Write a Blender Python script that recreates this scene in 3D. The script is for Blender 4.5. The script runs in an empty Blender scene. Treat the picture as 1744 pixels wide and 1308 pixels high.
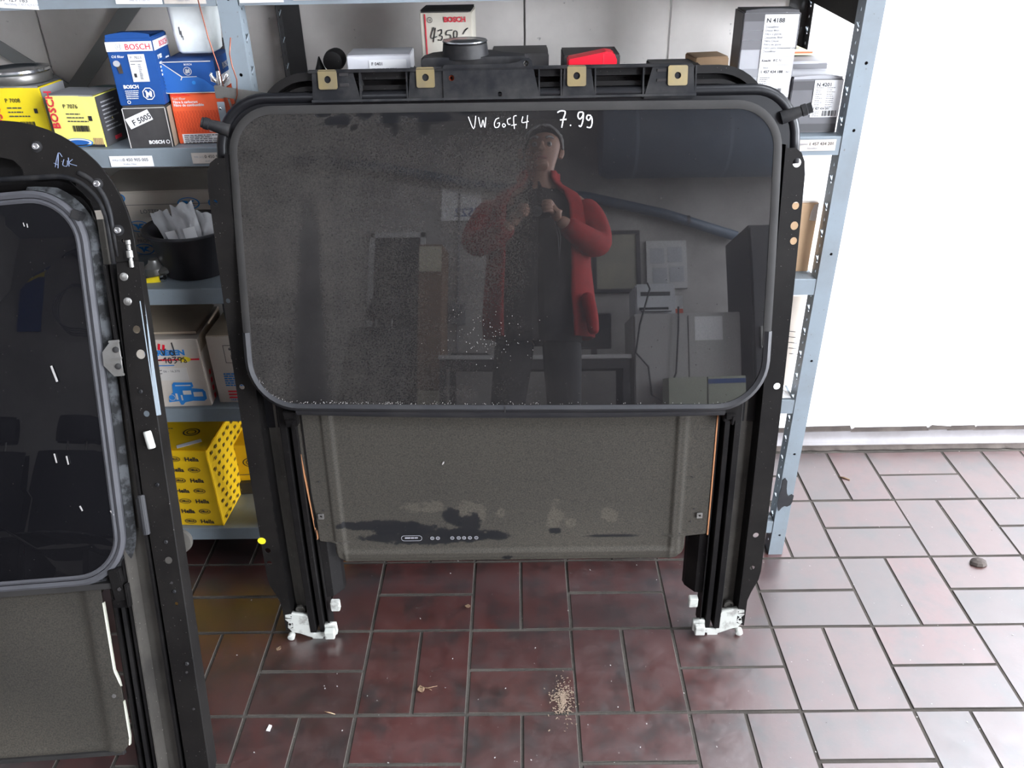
import bpy, bmesh, math, random
from mathutils import Vector, Matrix, noise
from math import sin, cos, pi, radians, sqrt
R = random.Random(7)
scene = bpy.context.scene
COL = scene.collection

# ------------------------------------------------------------------ camera
PITCH, YAW, ROLL, EYE = radians(30.171), radians(-0.807), radians(1.231), 1.269
fw = Vector((sin(YAW)*cos(PITCH), cos(YAW)*cos(PITCH), -sin(PITCH)))
rt = Vector((cos(YAW), -sin(YAW), 0)); dn = fw.cross(rt)
rr = cos(ROLL)*rt + sin(ROLL)*dn; dd = -sin(ROLL)*rt + cos(ROLL)*dn
cam_data = bpy.data.cameras.new('camera'); cam = bpy.data.objects.new('camera', cam_data); COL.objects.link(cam)
cam.matrix_world = Matrix(((rr.x, -dd.x, -fw.x, 0), (rr.y, -dd.y, -fw.y, 0), (rr.z, -dd.z, -fw.z, EYE), (0, 0, 0, 1)))
cam_data.sensor_width = 36; cam_data.lens = 36*1424.4/1744
cam_data.clip_start = 0.01; cam_data.clip_end = 60
scene.camera = cam

# ------------------------------------------------------------------ sky, light, exposure
world = bpy.data.worlds.new('overcast_sky'); scene.world = world; world.use_nodes = True
bg = world.node_tree.nodes['Background']
bg.inputs['Color'].default_value = (0.89, 0.94, 1.03, 1); bg.inputs['Strength'].default_value = 41.0
def area(name, loc, rot, sx, sy, energy, col=(1, 1, 1), portal=False):
    d = bpy.data.lights.new(name, 'AREA'); d.shape = 'RECTANGLE'; d.size = sx; d.size_y = sy; d.energy = energy; d.color = col
    o = bpy.data.objects.new(name, d); COL.objects.link(o); o.location = loc; o.rotation_euler = rot
    if portal: d.cycles.is_portal = True
    return o
GX, GY0, GY1, GZ = 2.45, 0.65, 1.83, 2.00          # the open gate in the right wall
ROOF = ((1.25, 2.30, 0.60, 1.50), (-1.70, -0.30, -1.70, -1.15))      # unseen roof lights, added to brighten the wall and carton fronts
WY0, WY1, WZ0, WZ1 = -2.90, -0.45, 0.70, 3.00      # unseen window added in the right wall to light the fronts
area('added_window_portal', (GX+0.02, (WY0+WY1)/2, (WZ0+WZ1)/2), (0, radians(90), 0), WZ1-WZ0, WY1-WY0, 1, portal=True)
area('gate_daylight_portal', (GX+0.02, (GY0+GY1)/2, GZ/2), (0, radians(90), 0), GZ, GY1-GY0, 1, portal=True)
for x0, x1, y0, y1 in ROOF: area('added_roof_light_portal', ((x0+x1)/2, (y0+y1)/2, 3.31), (0, 0, 0), x1-x0, y1-y0, 1, portal=True)
scene.view_settings.view_transform = 'Standard'; scene.view_settings.look = 'None'
scene.view_settings.gamma = 1; scene.view_settings.exposure = 0.0
scene.view_settings.use_curve_mapping = False
scene.cycles.max_bounces = 8; scene.cycles.diffuse_bounces = 5

# ------------------------------------------------------------------ materials
MATS = {}
def pm(name, col, rough=0.6, metal=0.0, spec=0.5, dust=None, dust_amt=0.5, dscale=6.0, lo=0.4, hi=0.65,
       fine=None, bump=0.0, bscale=60.0, alpha=None, coat=0.0, trans=0.0, ior=1.5, rnd=0.0, emit=None):
    """procedural surface: base colour, broad dust patches, fine specks, relief"""
    if name in MATS: return MATS[name]
    m = bpy.data.materials.new(name); m.use_nodes = True; nt = m.node_tree; N, L = nt.nodes, nt.links
    b = N['Principled BSDF']
    b.inputs['Roughness'].default_value = rough; b.inputs['Metallic'].default_value = metal
    b.inputs['Specular IOR Level'].default_value = spec; b.inputs['IOR'].default_value = ior
    b.inputs['Coat Weight'].default_value = coat; b.inputs['Transmission Weight'].default_value = trans
    tc = N.new('ShaderNodeTexCoord')
    c0 = N.new('ShaderNodeRGB'); c0.outputs[0].default_value = (*col, 1); out = c0.outputs[0]
    if dust:
        n = N.new('ShaderNodeTexNoise'); n.inputs['Scale'].default_value = dscale; n.inputs['Detail'].default_value = 7; n.inputs['Roughness'].default_value = 0.62
        L.new(tc.outputs['Object'], n.inputs['Vector'])
        mr = N.new('ShaderNodeMapRange'); mr.inputs[1].default_value = lo; mr.inputs[2].default_value = hi; mr.inputs[4].default_value = dust_amt
        L.new(n.outputs['Fac'], mr.inputs[0])
        mx = N.new('ShaderNodeMix'); mx.data_type = 'RGBA'; L.new(mr.outputs[0], mx.inputs[0]); L.new(out, mx.inputs[6]); mx.inputs[7].default_value = (*dust, 1)
        out = mx.outputs[2]
    if fine:
        v = N.new('ShaderNodeTexNoise'); v.inputs['Scale'].default_value = fine[0]; v.inputs['Detail'].default_value = 2
        L.new(tc.outputs['Object'], v.inputs['Vector'])
        mr = N.new('ShaderNodeMapRange'); mr.inputs[1].default_value = fine[1]; mr.inputs[2].default_value = fine[1]+0.06; mr.inputs[4].default_value = fine[3]
        L.new(v.outputs['Fac'], mr.inputs[0])
        mx = N.new('ShaderNodeMix'); mx.data_type = 'RGBA'; L.new(mr.outputs[0], mx.inputs[0]); L.new(out, mx.inputs[6]); mx.inputs[7].default_value = (*fine[2], 1)
        out = mx.outputs[2]
    L.new(out, b.inputs['Base Color'])
    if bump:
        n = N.new('ShaderNodeTexNoise'); n.inputs['Scale'].default_value = bscale; n.inputs['Detail'].default_value = 4
        L.new(tc.outputs['Object'], n.inputs['Vector'])
        bp = N.new('ShaderNodeBump'); bp.inputs['Strength'].default_value = bump; bp.inputs['Distance'].default_value = 0.004
        L.new(n.outputs['Fac'], bp.inputs['Height']); L.new(bp.outputs[0], b.inputs['Normal'])
    MATS[name] = m
    return m

M_steel = pm('grey_blue_painted_steel', (0.185, 0.217, 0.240), 0.5, spec=0.25, dust=(0.15, 0.164, 0.173), dust_amt=0.6, dscale=9, fine=(160, 0.70, (0.12, 0.10, 0.09), 0.7))
M_panel = pm('grey_back_panel', (0.74, 0.695, 0.65), 0.8, dust=(0.55, 0.51, 0.475), dust_amt=0.8, dscale=3.0, fine=(70, 0.74, (0.12, 0.11, 0.10), 0.6))
M_shelf = pm('shelf_top_dusty_steel', (0.33, 0.34, 0.35), 0.6, dust=(0.30, 0.28, 0.25), dust_amt=0.7, dscale=8)
M_cab0 = pm('added_window_paint', (0.55, 0.55, 0.54), 0.5)
M_brace = pm('grey_brace_steel', (0.21, 0.21, 0.205), 0.6, spec=0.25)
M_backpost = pm('shaded_post_steel', (0.035, 0.034, 0.034), 0.5, spec=0.3, dust=(0.055, 0.053, 0.052), dust_amt=0.5)  # darker copy of the rack steel: shade at the back put into the colour
M_hole = pm('dark_hole', (0.015, 0.013, 0.013), 0.9)
M_white = pm('white_plaster', (0.80, 0.79, 0.78), 0.85, dust=(0.70, 0.68, 0.66), dust_amt=0.5, dscale=2.5, fine=(90, 0.72, (0.45, 0.42, 0.40), 0.5), bump=0.25, bscale=40)
M_room = pm('room_wall_paint', (0.36, 0.34, 0.32), 0.85, dust=(0.20, 0.185, 0.175), dust_amt=0.8, dscale=1.7, bump=0.1)
M_ceil = pm('ceiling_paint', (0.36, 0.38, 0.41), 0.9, dust=(0.28, 0.29, 0.31), dust_amt=0.6, dscale=1.2)
M_cove = pm('cove_skirting_paint', (0.19, 0.178, 0.182), 0.4, dust=(0.10, 0.088, 0.082), dust_amt=0.6, dscale=7)
M_dirt = pm('dark_dirt', (0.030, 0.022, 0.018), 0.95, dust=(0.075, 0.06, 0.05), dust_amt=0.6, dscale=20)
M_grout = pm('cement_grout', (0.060, 0.053, 0.046), 0.95, spec=0.05, dust=(0.030, 0.027, 0.024), dust_amt=0.8, dscale=7, bump=0.3, bscale=200)
M_black = pm('black_plastic_dusty', (0.0035, 0.0031, 0.0032), 0.5, spec=0.12, dust=(0.0115, 0.0104, 0.0098), dust_amt=0.6, dscale=9, fine=(420, 0.72, (0.25, 0.24, 0.22), 0.5))
M_flange = pm('dark_flange_steel', (0.005, 0.0043, 0.0040), 0.6, spec=0.12, dust=(0.0125, 0.0110, 0.0098), dust_amt=0.7, dscale=7, fine=(380, 0.72, (0.3, 0.28, 0.26), 0.5))
M_gloss = pm('gloss_black_seal', (0.005, 0.005, 0.006), 0.38, spec=0.25)
M_gutter = pm('dusty_gutter', (0.058, 0.053, 0.046), 0.75, spec=0.15, dust=(0.024, 0.0222, 0.0205), dust_amt=0.7, dscale=11, fine=(300, 0.71, (0.3, 0.28, 0.25), 0.5))
M_gasket = pm('grey_rubber_gasket', (0.030, 0.0285, 0.027), 0.7, spec=0.15, dust=(0.020, 0.019, 0.0185), dust_amt=0.6, dscale=12)
M_rubber = pm('black_rubber', (0.016, 0.016, 0.018), 0.55, spec=0.3, dust=(0.032, 0.031, 0.031), dust_amt=0.5, dscale=16)
M_bracket = pm('scuffed_black_plastic', (0.0075, 0.0078, 0.0092), 0.5, spec=0.15, dust=(0.034, 0.0325, 0.031), dust_amt=0.7, dscale=22)
M_zinc = pm('yellow_zinc', (0.25, 0.20, 0.10), 0.38, metal=0.7, dust=(0.18, 0.155, 0.11), dust_amt=0.5, dscale=40)
M_chrome = pm('bright_metal', (0.75, 0.75, 0.76), 0.22, metal=1.0)
M_alu = pm('dull_aluminium', (0.28, 0.275, 0.26), 0.4, metal=0.8, dust=(0.17, 0.155, 0.14), dust_amt=0.5, dscale=30)
M_nylon = pm('white_nylon', (0.42, 0.425, 0.39), 0.5, dust=(0.10, 0.092, 0.08), dust_amt=0.7, dscale=45, lo=0.5, hi=0.66)
M_copper = pm('copper_wire', (0.27, 0.085, 0.05), 0.35, metal=0.8)
M_edge = pm('brown_board_edge', (0.32, 0.14, 0.06), 0.8)
M_cream = pm('cream_board_edge', (0.42, 0.42, 0.34), 0.8)
M_paper = pm('white_paper', (0.72, 0.715, 0.71), 0.7)
M_label = pm('aged_paper_label', (0.47, 0.43, 0.385), 0.7, dust=(0.36, 0.31, 0.26), dust_amt=0.6, dscale=40)
M_ink = pm('black_print', (0.02, 0.02, 0.022), 0.6)
M_greyink = pm('grey_print', (0.30, 0.30, 0.32), 0.7)
M_red = pm('red_print', (0.60, 0.03, 0.05), 0.5)
M_blueprint = pm('blue_print', (0.02, 0.20, 0.55), 0.6)
M_yellow = pm('yellow_carton', (0.85, 0.66, 0.015), 0.5, dust=(0.78, 0.58, 0.02), dust_amt=0.5)
M_paleyel = pm('pale_yellow_carton', (0.86, 0.76, 0.20), 0.5)
M_bluebox = pm('blue_carton', (0.012, 0.058, 0.215), 0.45, spec=0.3, dust=(0.018, 0.075, 0.26), dust_amt=0.5, dscale=14)
M_bluelite = pm('worn_blue_carton', (0.022, 0.105, 0.35), 0.5, spec=0.3, dust=(0.03, 0.13, 0.38), dust_amt=0.5, dscale=14)
M_blackbox = pm('black_carton', (0.035, 0.033, 0.033), 0.55, dust=(0.06, 0.056, 0.053), dust_amt=0.6, dscale=14)
M_orange = pm('orange_carton', (0.80, 0.115, 0.035), 0.5, dust=(0.74, 0.10, 0.03), dust_amt=0.6, dscale=60)
M_wear = pm('worn_card_edge', (0.55, 0.52, 0.48), 0.8)
M_greybox = pm('grey_striped_carton', (0.24, 0.24, 0.25), 0.5)
M_greydk = pm('dark_grey_print', (0.065, 0.063, 0.066), 0.5)
M_greymd = pm('mid_grey_print', (0.13, 0.128, 0.135), 0.5)
M_greylt = pm('light_grey_print', (0.36, 0.36, 0.375), 0.5)
M_beige = pm('beige_carton', (0.58, 0.54, 0.46), 0.6, dust=(0.48, 0.43, 0.34), dust_amt=0.5, dscale=12)
M_card = pm('brown_cardboard', (0.50, 0.33, 0.19), 0.75, dust=(0.43, 0.28, 0.16), dust_amt=0.5, dscale=12)
M_cardlt = pm('pale_cardboard', (0.56, 0.50, 0.43), 0.75, dust=(0.46, 0.39, 0.32), dust_amt=0.5, dscale=12)
M_cardin = pm('raw_cardboard', (0.36, 0.29, 0.21), 0.8, dust=(0.29, 0.23, 0.17), dust_amt=0.6, dscale=10)
M_hella = pm('yellow_printed_carton', (0.80, 0.50, 0.01), 0.42, dust=(0.72, 0.43, 0.01), dust_amt=0.5, dscale=9)
M_redplas = pm('red_plastic', (0.75, 0.012, 0.03), 0.35)
M_tub = pm('milky_plastic', (0.88, 0.92, 0.90), 0.4, dust=(0.60, 0.63, 0.60), dust_amt=0.4, dscale=20)
M_bucket = pm('black_bucket_plastic', (0.014, 0.013, 0.015), 0.4)
M_film = pm('clear_film', (0.80, 0.80, 0.80), 0.15, alpha=None, trans=0.55, ior=1.25, bump=0.4, bscale=60)
M_twig = pm('dry_leaf', (0.13, 0.08, 0.045), 0.9)
M_saw = pm('sawdust', (0.16, 0.115, 0.08), 0.95)
M_chip = pm('white_chips', (0.30, 0.285, 0.27), 0.9)
M_marker = pm('white_marker_paint', (0.86, 0.86, 0.86), 0.6)
M_bmark = pm('pale_blue_marker', (0.16, 0.20, 0.30), 0.6)
M_green = pm('dark_green_plastic', (0.01, 0.06, 0.055), 0.4)

# ------------------------------------------------------------------ mesh helpers
class MB:
    def __init__(s): s.v = []; s.f = []
    def add(s, vs, fs):
        o = len(s.v); s.v += [tuple(v) for v in vs]; s.f += [tuple(i+o for i in f) for f in fs]; return s
    def box(s, x0, x1, y0, y1, z0, z1, m=None):
        vs = [Vector((x, y, z)) for z in (z0, z1) for y in (y0, y1) for x in (x0, x1)]
        if m: vs = [m @ v for v in vs]
        return s.add(vs, [(0, 2, 3, 1), (4, 5, 7, 6), (0, 1, 5, 4), (2, 6, 7, 3), (0, 4, 6, 2), (1, 3, 7, 5)])
    def bar(s, a, b, w, h, up=(0, 0, 1)):
        a, b = Vector(a), Vector(b); d = (b-a).normalized(); sd = d.cross(Vector(up)).normalized(); u = sd.cross(d)
        vs = [p + sd*sx*w/2 + u*sy*h/2 for p in (a, b) for sx, sy in ((-1, -1), (1, -1), (1, 1), (-1, 1))]
        return s.add(vs, [(0, 3, 2, 1), (4, 5, 6, 7)] + [(i, (i+1) % 4, 4+(i+1) % 4, 4+i) for i in range(4)])
    def lathe(s, prof, n=24, m=None, cap=True):
        vs = [Vector((r*cos(2*pi*k/n), r*sin(2*pi*k/n), z)) for r, z in prof for k in range(n)]
        if m: vs = [m @ v for v in vs]
        fs = [(i*n+k, i*n+(k+1) % n, (i+1)*n+(k+1) % n, (i+1)*n+k) for i in range(len(prof)-1) for k in range(n)]
        if cap: fs += [tuple(range(n))[::-1], tuple((len(prof)-1)*n+k for k in range(n))]
        return s.add(vs, fs)
    def tube(s, pts, r, n=8, closed=False, flat=None):
        pts = [Vector(p) for p in pts]; N = len(pts); vs = []; ref = None
        for i, p in enumerate(pts):
            a = pts[i-1] if (i or closed) else p; b = pts[(i+1) % N] if (i < N-1 or closed) else p
            d = (b-a).normalized()
            if ref is None: ref = Vector((0, 0, 1)) if abs(d.z) < 0.9 else Vector((1, 0, 0))
            if flat: ref = Vector(flat)
            u = d.cross(ref)
            if u.length < 1e-5: u = d.cross(Vector((1, 0.1, 0)))
            u.normalize(); w = u.cross(d); ref = w if not flat else ref
            ri = r[i] if isinstance(r, (list, tuple)) else r
            for k in range(n):
                t = 2*pi*k/n; vs.append(p + u*cos(t)*ri + w*sin(t)*ri)
        M_ = N if closed else N-1
        fs = [(i*n+k, i*n+(k+1) % n, ((i+1) % N)*n+(k+1) % n, ((i+1) % N)*n+k) for i in range(M_) for k in range(n)]
        if not closed: fs += [tuple(range(n))[::-1], tuple((N-1)*n+k for k in range(n))]
        return s.add(vs, fs)
    def grid(s, fn, nu, nv):
        vs = [fn(i/nu, j/nv) for j in range(nv+1) for i in range(nu+1)]
        return s.add(vs, [(j*(nu+1)+i, j*(nu+1)+i+1, (j+1)*(nu+1)+i+1, (j+1)*(nu+1)+i) for j in range(nv) for i in range(nu)])
    def sweep(s, rows, closed=False):
        n = len(rows[0]); o = [v for r in rows for v in r]
        fs = [(j*n+i, j*n+(i+1) % n, (j+1)*n+(i+1) % n, (j+1)*n+i) for j in range(len(rows)-1) for i in range(n if closed else n-1)]
        if closed: fs += [tuple(range(n))[::-1], tuple((len(rows)-1)*n+k for k in range(n))]
        return s.add(o, fs)
    def build(s, name, mat, parent=None, smooth=False, bevel=0, weld=False, fix=True):
        me = bpy.data.meshes.new(name); me.from_pydata(s.v, [], s.f)
        if fix or bevel or weld:
            bm = bmesh.new(); bm.from_mesh(me)
            if weld: bmesh.ops.remove_doubles(bm, verts=bm.verts, dist=1e-5)
            if fix: bmesh.ops.recalc_face_normals(bm, faces=bm.faces)
            if bevel: bmesh.ops.bevel(bm, geom=[e for e in bm.edges if e.is_manifold and e.calc_face_angle(0) > 0.6], offset=bevel, segments=2, affect='EDGES', clamp_overlap=True)
            bm.to_mesh(me); bm.free()
        if smooth:
            for p in me.polygons: p.use_smooth = True
            if smooth is not True: me.set_sharp_from_angle(angle=radians(smooth))
        return link(name, me, mat, parent)
def link(name, me, mat, parent=None):
    o = bpy.data.objects.new(name, me); COL.objects.link(o)
    if mat is not None and not me.materials: me.materials.append(mat)
    if parent is not None: o.parent = parent
    return o
def empty(name, loc=(0, 0, 0), rot=(0, 0, 0)):
    o = bpy.data.objects.new(name, None); COL.objects.link(o); o.location = loc; o.rotation_euler = rot; o.empty_display_size = 0.05; return o
def tag(o, label, cat, group=None):
    o['label'] = label; o['category'] = cat
    if group: o['group'] = group
    return o
def struct(o):
    o['kind'] = 'structure'; return o
def circ(cx, cy, r, n=12, ry=None):
    return [(cx+r*cos(2*pi*k/n), cy+(ry or r)*sin(2*pi*k/n)) for k in range(n)]
def dens(pts, step=0.03):
    out = []
    for i, p in enumerate(pts):
        q = pts[(i+1) % len(pts)]; n = max(1, int(math.hypot(q[0]-p[0], q[1]-p[1])/step))
        out += [(p[0]+(q[0]-p[0])*k/n, p[1]+(q[1]-p[1])*k/n) for k in range(n)]
    return out
def rrect(x0, x1, y0, y1, r, n=6):
    rs = r if isinstance(r, (list, tuple)) else (r,)*4; out = []
    for (cx, cy, a), q in zip(((x1, y1, 0), (x0, y1, 90), (x0, y0, 180), (x1, y0, 270)), rs):
        sx, sy = (-1 if cx == x1 else 1), (-1 if cy == y1 else 1)
        out += [(cx+sx*q+q*cos(radians(a+90*k/n)), cy+sy*q+q*sin(radians(a+90*k/n))) for k in range(n+1)] if q > 0 else [(cx, cy)]
    return out
def plate(name, outline, holes, thick, fn, mat, parent, step=0.03):
    """flat plate with real holes (u,v outline), thickness along w, mapped by fn(u,v,w)"""
    cu = bpy.data.curves.new(name, 'CURVE'); cu.dimensions = '2D'; cu.fill_mode = 'BOTH'; cu.extrude = thick/2
    for pts in [dens(outline, step)]+list(holes):
        sp = cu.splines.new('POLY'); sp.points.add(len(pts)-1); sp.use_cyclic_u = True
        for q, p in zip(sp.points, pts): q.co = (p[0], p[1], 0, 1)
    t = bpy.data.objects.new('tmp', cu); me = bpy.data.meshes.new_from_object(t)
    bpy.data.objects.remove(t); bpy.data.curves.remove(cu); me.name = name; me.materials.clear()
    for v in me.vertices: v.co = Vector(fn(v.co.x, v.co.y, v.co.z))
    bm = bmesh.new(); bm.from_mesh(me); bmesh.ops.remove_doubles(bm, verts=bm.verts, dist=1e-6); bmesh.ops.recalc_face_normals(bm, faces=bm.faces); bm.to_mesh(me); bm.free()
    return link(name, me, mat, parent)
FACE = {'front': Matrix.Rotation(pi/2, 4, 'X'), 'right': Matrix.Rotation(pi/2, 4, 'Z') @ Matrix.Rotation(pi/2, 4, 'X'), 'top': Matrix.Identity(4)}
def text(s, size, pos, face, mat, parent, ang=0, name='printed_text', sx=1.0, bold=0, align='LEFT', shear=0):
    cu = bpy.data.curves.new('t', 'FONT'); cu.body = s; cu.size = size; cu.resolution_u = 2; cu.extrude = 0.00015; cu.offset = bold; cu.align_x = align; cu.shear = shear
    t = bpy.data.objects.new('tmp', cu); me = bpy.data.meshes.new_from_object(t)
    bpy.data.objects.remove(t); bpy.data.curves.remove(cu); me.name = name; me.materials.clear()
    f = FACE[face] if isinstance(face, str) else face
    me.transform(Matrix.Translation(pos) @ f @ Matrix.Rotation(radians(ang), 4, 'Z') @ Matrix.Diagonal((sx, 1, 1, 1)))
    return link(name, me, mat, parent)
def place2d(pos, face, ang=0):
    f = FACE[face] if isinstance(face, str) else face
    return Matrix.Translation(pos) @ f @ Matrix.Rotation(radians(ang), 4, 'Z')
def patch(name, poly, pos, face, mat, parent, ang=0, t=0.0003):
    m = place2d(pos, face, ang); n = len(poly); b = MB()
    b.add([m @ Vector((x, y, 0)) for x, y in poly]+[m @ Vector((x, y, t)) for x, y in poly],
          [tuple(range(n))[::-1], tuple(range(n, 2*n))]+[(i, (i+1) % n, n+(i+1) % n, n+i) for i in range(n)])
    return b.build(name, mat, parent)
def rects(name, rs, pos, face, mat, parent, ang=0, t=0.0004):
    m = place2d(pos, face, ang); b = MB()
    for x, y, w, h in rs: b.box(x, x+w, y, y+h, 0, t, m)
    return b.build(name, mat, parent, fix=False)
def small_print(w, rows, dy, h, rnd, gap=0.002):
    out = []
    for r in range(rows):
        x = 0; W = w*rnd.uniform(0.55, 1.0)
        while x < W:
            l = rnd.uniform(0.003, 0.009); out.append((x, -r*dy, min(l, max(W-x, 0.001)), h)); x += l+gap*0.7
    return out
def barcode(w, h, rnd):
    out = []; x = 0
    while x < w:
        l = rnd.choice((0.0005, 0.0009, 0.0014)); out.append((x, 0, l, h)); x += l+rnd.choice((0.0006, 0.0010, 0.0016))
    return out
def ring2d(r0, r1, n=24, ry=1.0):
    return [(r1*cos(2*pi*k/n), ry*r1*sin(2*pi*k/n)) for k in range(n)], [(r0*cos(2*pi*k/n), ry*r0*sin(2*pi*k/n)) for k in range(n)]
def flatring(name, pos, face, r0, r1, mat, parent, ry=1.0, n=24, ang=0):
    a, b_ = ring2d(r0, r1, n, ry); m = place2d(pos, face, ang); b = MB()
    b.add([m @ Vector((x, y, 0.0003)) for x, y in a]+[m @ Vector((x, y, 0.0003)) for x, y in b_], [(i, (i+1) % n, n+(i+1) % n, n+i) for i in range(n)])
    return b.build(name, mat, parent, fix=False)
def strokes(name, lines, fn, r, mat, parent, n=6, sub=4):
    b = MB()
    for ln in lines:
        P = [Vector((x, y, 0)) for x, y in ln]; q = []
        for i in range(len(P)-1):
            p0, p1, p2, p3 = P[max(i-1, 0)], P[i], P[i+1], P[min(i+2, len(P)-1)]
            for k in range(sub):
                t = k/sub; q.append(0.5*((2*p1)+(p2-p0)*t+(2*p0-5*p1+4*p2-p3)*t*t+(3*p1-p0-3*p2+p3)*t**3))
        q.append(P[-1])
        b.tube([fn(v.x, v.y) for v in q], r, n)
    return b.build(name, mat, parent, smooth=True)

# ------------------------------------------------------------------ setting
FX0, FX1, FY0, FY1, CZ = -3.2, GX, -2.95, 1.86, 3.15
b = MB().box(FX0-0.2, FX1+0.2, FY0-0.2, FY1+0.2, -0.12, -0.0018); floor = struct(b.build('floor', M_grout))
# tiles: basket weave, two half tiles per 0.20 m block
def tile_mat():
    m = bpy.data.materials.new('quarry_tile'); m.use_nodes = True; nt = m.node_tree; N, L = nt.nodes, nt.links; p = N['Principled BSDF']
    tc = N.new('ShaderNodeTexCoord'); oi = N.new('ShaderNodeObjectInfo'); geo = N.new('ShaderNodeNewGeometry')
    rp = N.new('ShaderNodeValToRGB'); e = rp.color_ramp.elements
    e[0].position = 0.0; e[0].color = (0.022, 0.0074, 0.0060, 1); e[1].position = 1.0; e[1].color = (0.037, 0.0104, 0.0076, 1)
    for q, c in ((0.25, (0.050, 0.0088, 0.0068, 1)), (0.5, (0.022, 0.0080, 0.0062, 1)), (0.75, (0.040, 0.0083, 0.0064, 1))):
        k = e.new(q); k.color = c
    L.new(oi.outputs['Random'], rp.inputs[0])
    def nz(scale, det, lo, hi, amt=1.0, rough=0.6):
        n = N.new('ShaderNodeTexNoise'); n.inputs['Scale'].default_value = scale; n.inputs['Detail'].default_value = det; n.inputs['Roughness'].default_value = rough
        L.new(geo.outputs['Position'], n.inputs['Vector'])
        mr = N.new('ShaderNodeMapRange'); mr.inputs[1].default_value = lo; mr.inputs[2].default_value = hi; mr.inputs[4].default_value = amt
        L.new(n.outputs['Fac'], mr.inputs[0]); return mr.outputs[0]
    def mix(f, a, c):
        mx = N.new('ShaderNodeMix'); mx.data_type = 'RGBA'; L.new(f, mx.inputs[0]); L.new(a, mx.inputs[6]); mx.inputs[7].default_value = (*c, 1); return mx.outputs[2]
    c = mix(nz(13, 6, 0.46, 0.66, 0.85, 0.68), rp.outputs[0], (0.0065, 0.0048, 0.0043))
    c = mix(nz(5, 4, 0.50, 0.75, 0.35), c, (0.019, 0.0128, 0.0108))
    c = mix(nz(260, 2, 0.70, 0.76, 0.3), c, (0.10, 0.09, 0.08))
    L.new(c, p.inputs['Base Color'])
    L.new(nz(30, 5, 0.2, 0.8, 1.0), p.inputs['Roughness'])
    mr = N.new('ShaderNodeMapRange'); L.new(nz(24, 6, 0.25, 0.75), mr.inputs[0]); mr.inputs[3].default_value = 0.27; mr.inputs[4].default_value = 0.42
    L.new(mr.outputs[0], p.inputs['Roughness']); p.inputs['Specular IOR Level'].default_value = 0.9; p.inputs['IOR'].default_value = 1.88
    n = N.new('ShaderNodeTexNoise'); n.inputs['Scale'].default_value = 55; n.inputs['Detail'].default_value = 5; L.new(geo.outputs['Position'], n.inputs['Vector'])
    bp = N.new('ShaderNodeBump'); bp.inputs['Strength'].default_value = 0.10; bp.inputs['Distance'].default_value = 0.004; L.new(n.outputs['Fac'], bp.inputs['Height']); L.new(bp.outputs[0], p.inputs['Normal'])
    return m
M_tile = tile_mat()
def tile_mesh(w, h, g, rnd):
    bm = bmesh.new(); bmesh.ops.create_cube(bm, size=1)
    for v in bm.verts:
        v.co = Vector((v.co.x*(w-g), v.co.y*(h-g), -0.006 if v.co.z < 0 else 0.0))
        if v.co.z > -0.001: v.co += Vector((rnd.uniform(-.0006, .0006), rnd.uniform(-.0006, .0006), 0))
    bmesh.ops.bevel(bm, geom=[e for e in bm.edges if any(v.co.z > -0.001 for v in e.verts)], offset=0.0011, segments=1, affect='EDGES')
    me = bpy.data.meshes.new('tile'); bm.to_mesh(me); bm.free(); me.materials.append(M_tile); me.materials.append(M_grout)
    for q in me.polygons: q.material_index = 0 if q.normal.z > 0.95 else 1      # cement-stained chamfers
    return me
TW = [tile_mesh(0.2, 0.1, 0.0050, R) for _ in range(3)]; TH = [tile_mesh(0.1, 0.2, 0.0050, R) for _ in range(3)]
TX0, TY0, TB = -0.509, 1.202, 0.2
rest = MB()
for j in range(-21, 4):
    for i in range(-14, 15):
        bx, by = TX0+i*TB, TY0+j*TB
        if bx < FX0-0.25 or bx > FX1+0.25 or by < FY0-0.25: continue
        near = -3 <= i <= 9 and j >= -3
        for k in (0, 1):
            if (i+j) % 2: c = (bx+0.1, by+0.05+0.1*k); ml = TW; w, h = 0.1935, 0.0935
            else: c = (bx+0.05+0.1*k, by+0.1); ml = TH; w, h = 0.0935, 0.1935
            if c[1] > 1.83: continue
            if near:
                o = bpy.data.objects.new('tile', R.choice(ml)); COL.objects.link(o); o.parent = floor
                o.location = (c[0]+R.uniform(-.0008, .0008), c[1]+R.uniform(-.0008, .0008), R.uniform(-0.0006, 0.0006))
                o.rotation_euler = (R.uniform(-.003, .003), R.uniform(-.003, .003), R.uniform(-.004, .004))
            else: rest.box(c[0]-w/2, c[0]+w/2, c[1]-h/2, c[1]+h/2, -0.006, 0)
o = rest.build('tile_field', M_tile, floor, fix=False); o['kind'] = 'stuff'

# walls
WY = 1.845
struct(MB().box(FX0-0.15, FX1+0.0, WY, WY+0.15, -0.1, CZ+0.1).build('wall_back', M_white))
struct(MB().box(FX0-0.15, FX0, FY0-0.15, WY, -0.1, CZ+0.1).build('wall_left', M_room))
struct(MB().box(FX0-0.15, FX1+0.15, FY0-0.15, FY0, -0.1, CZ+0.1).build('wall_rear', M_room))
wr = MB(); wr.box(GX, GX+0.15, FY0, WY0, -0.1, CZ+0.1); wr.box(GX, GX+0.15, WY1, GY0, -0.1, CZ+0.1); wr.box(GX, GX+0.15, GY1, WY+0.15, -0.1, CZ+0.1)
wr.box(GX, GX+0.15, GY0, GY1, GZ, CZ+0.1); wr.box(GX, GX+0.15, WY0, WY1, -0.1, WZ0); wr.box(GX, GX+0.15, WY0, WY1, WZ1, CZ+0.1)
wn = struct(empty('added_window_1', (GX+0.07, (WY0+WY1)/2, (WZ0+WZ1)/2))); hw, hh_ = (WY1-WY0)/2, (WZ1-WZ0)/2
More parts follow.
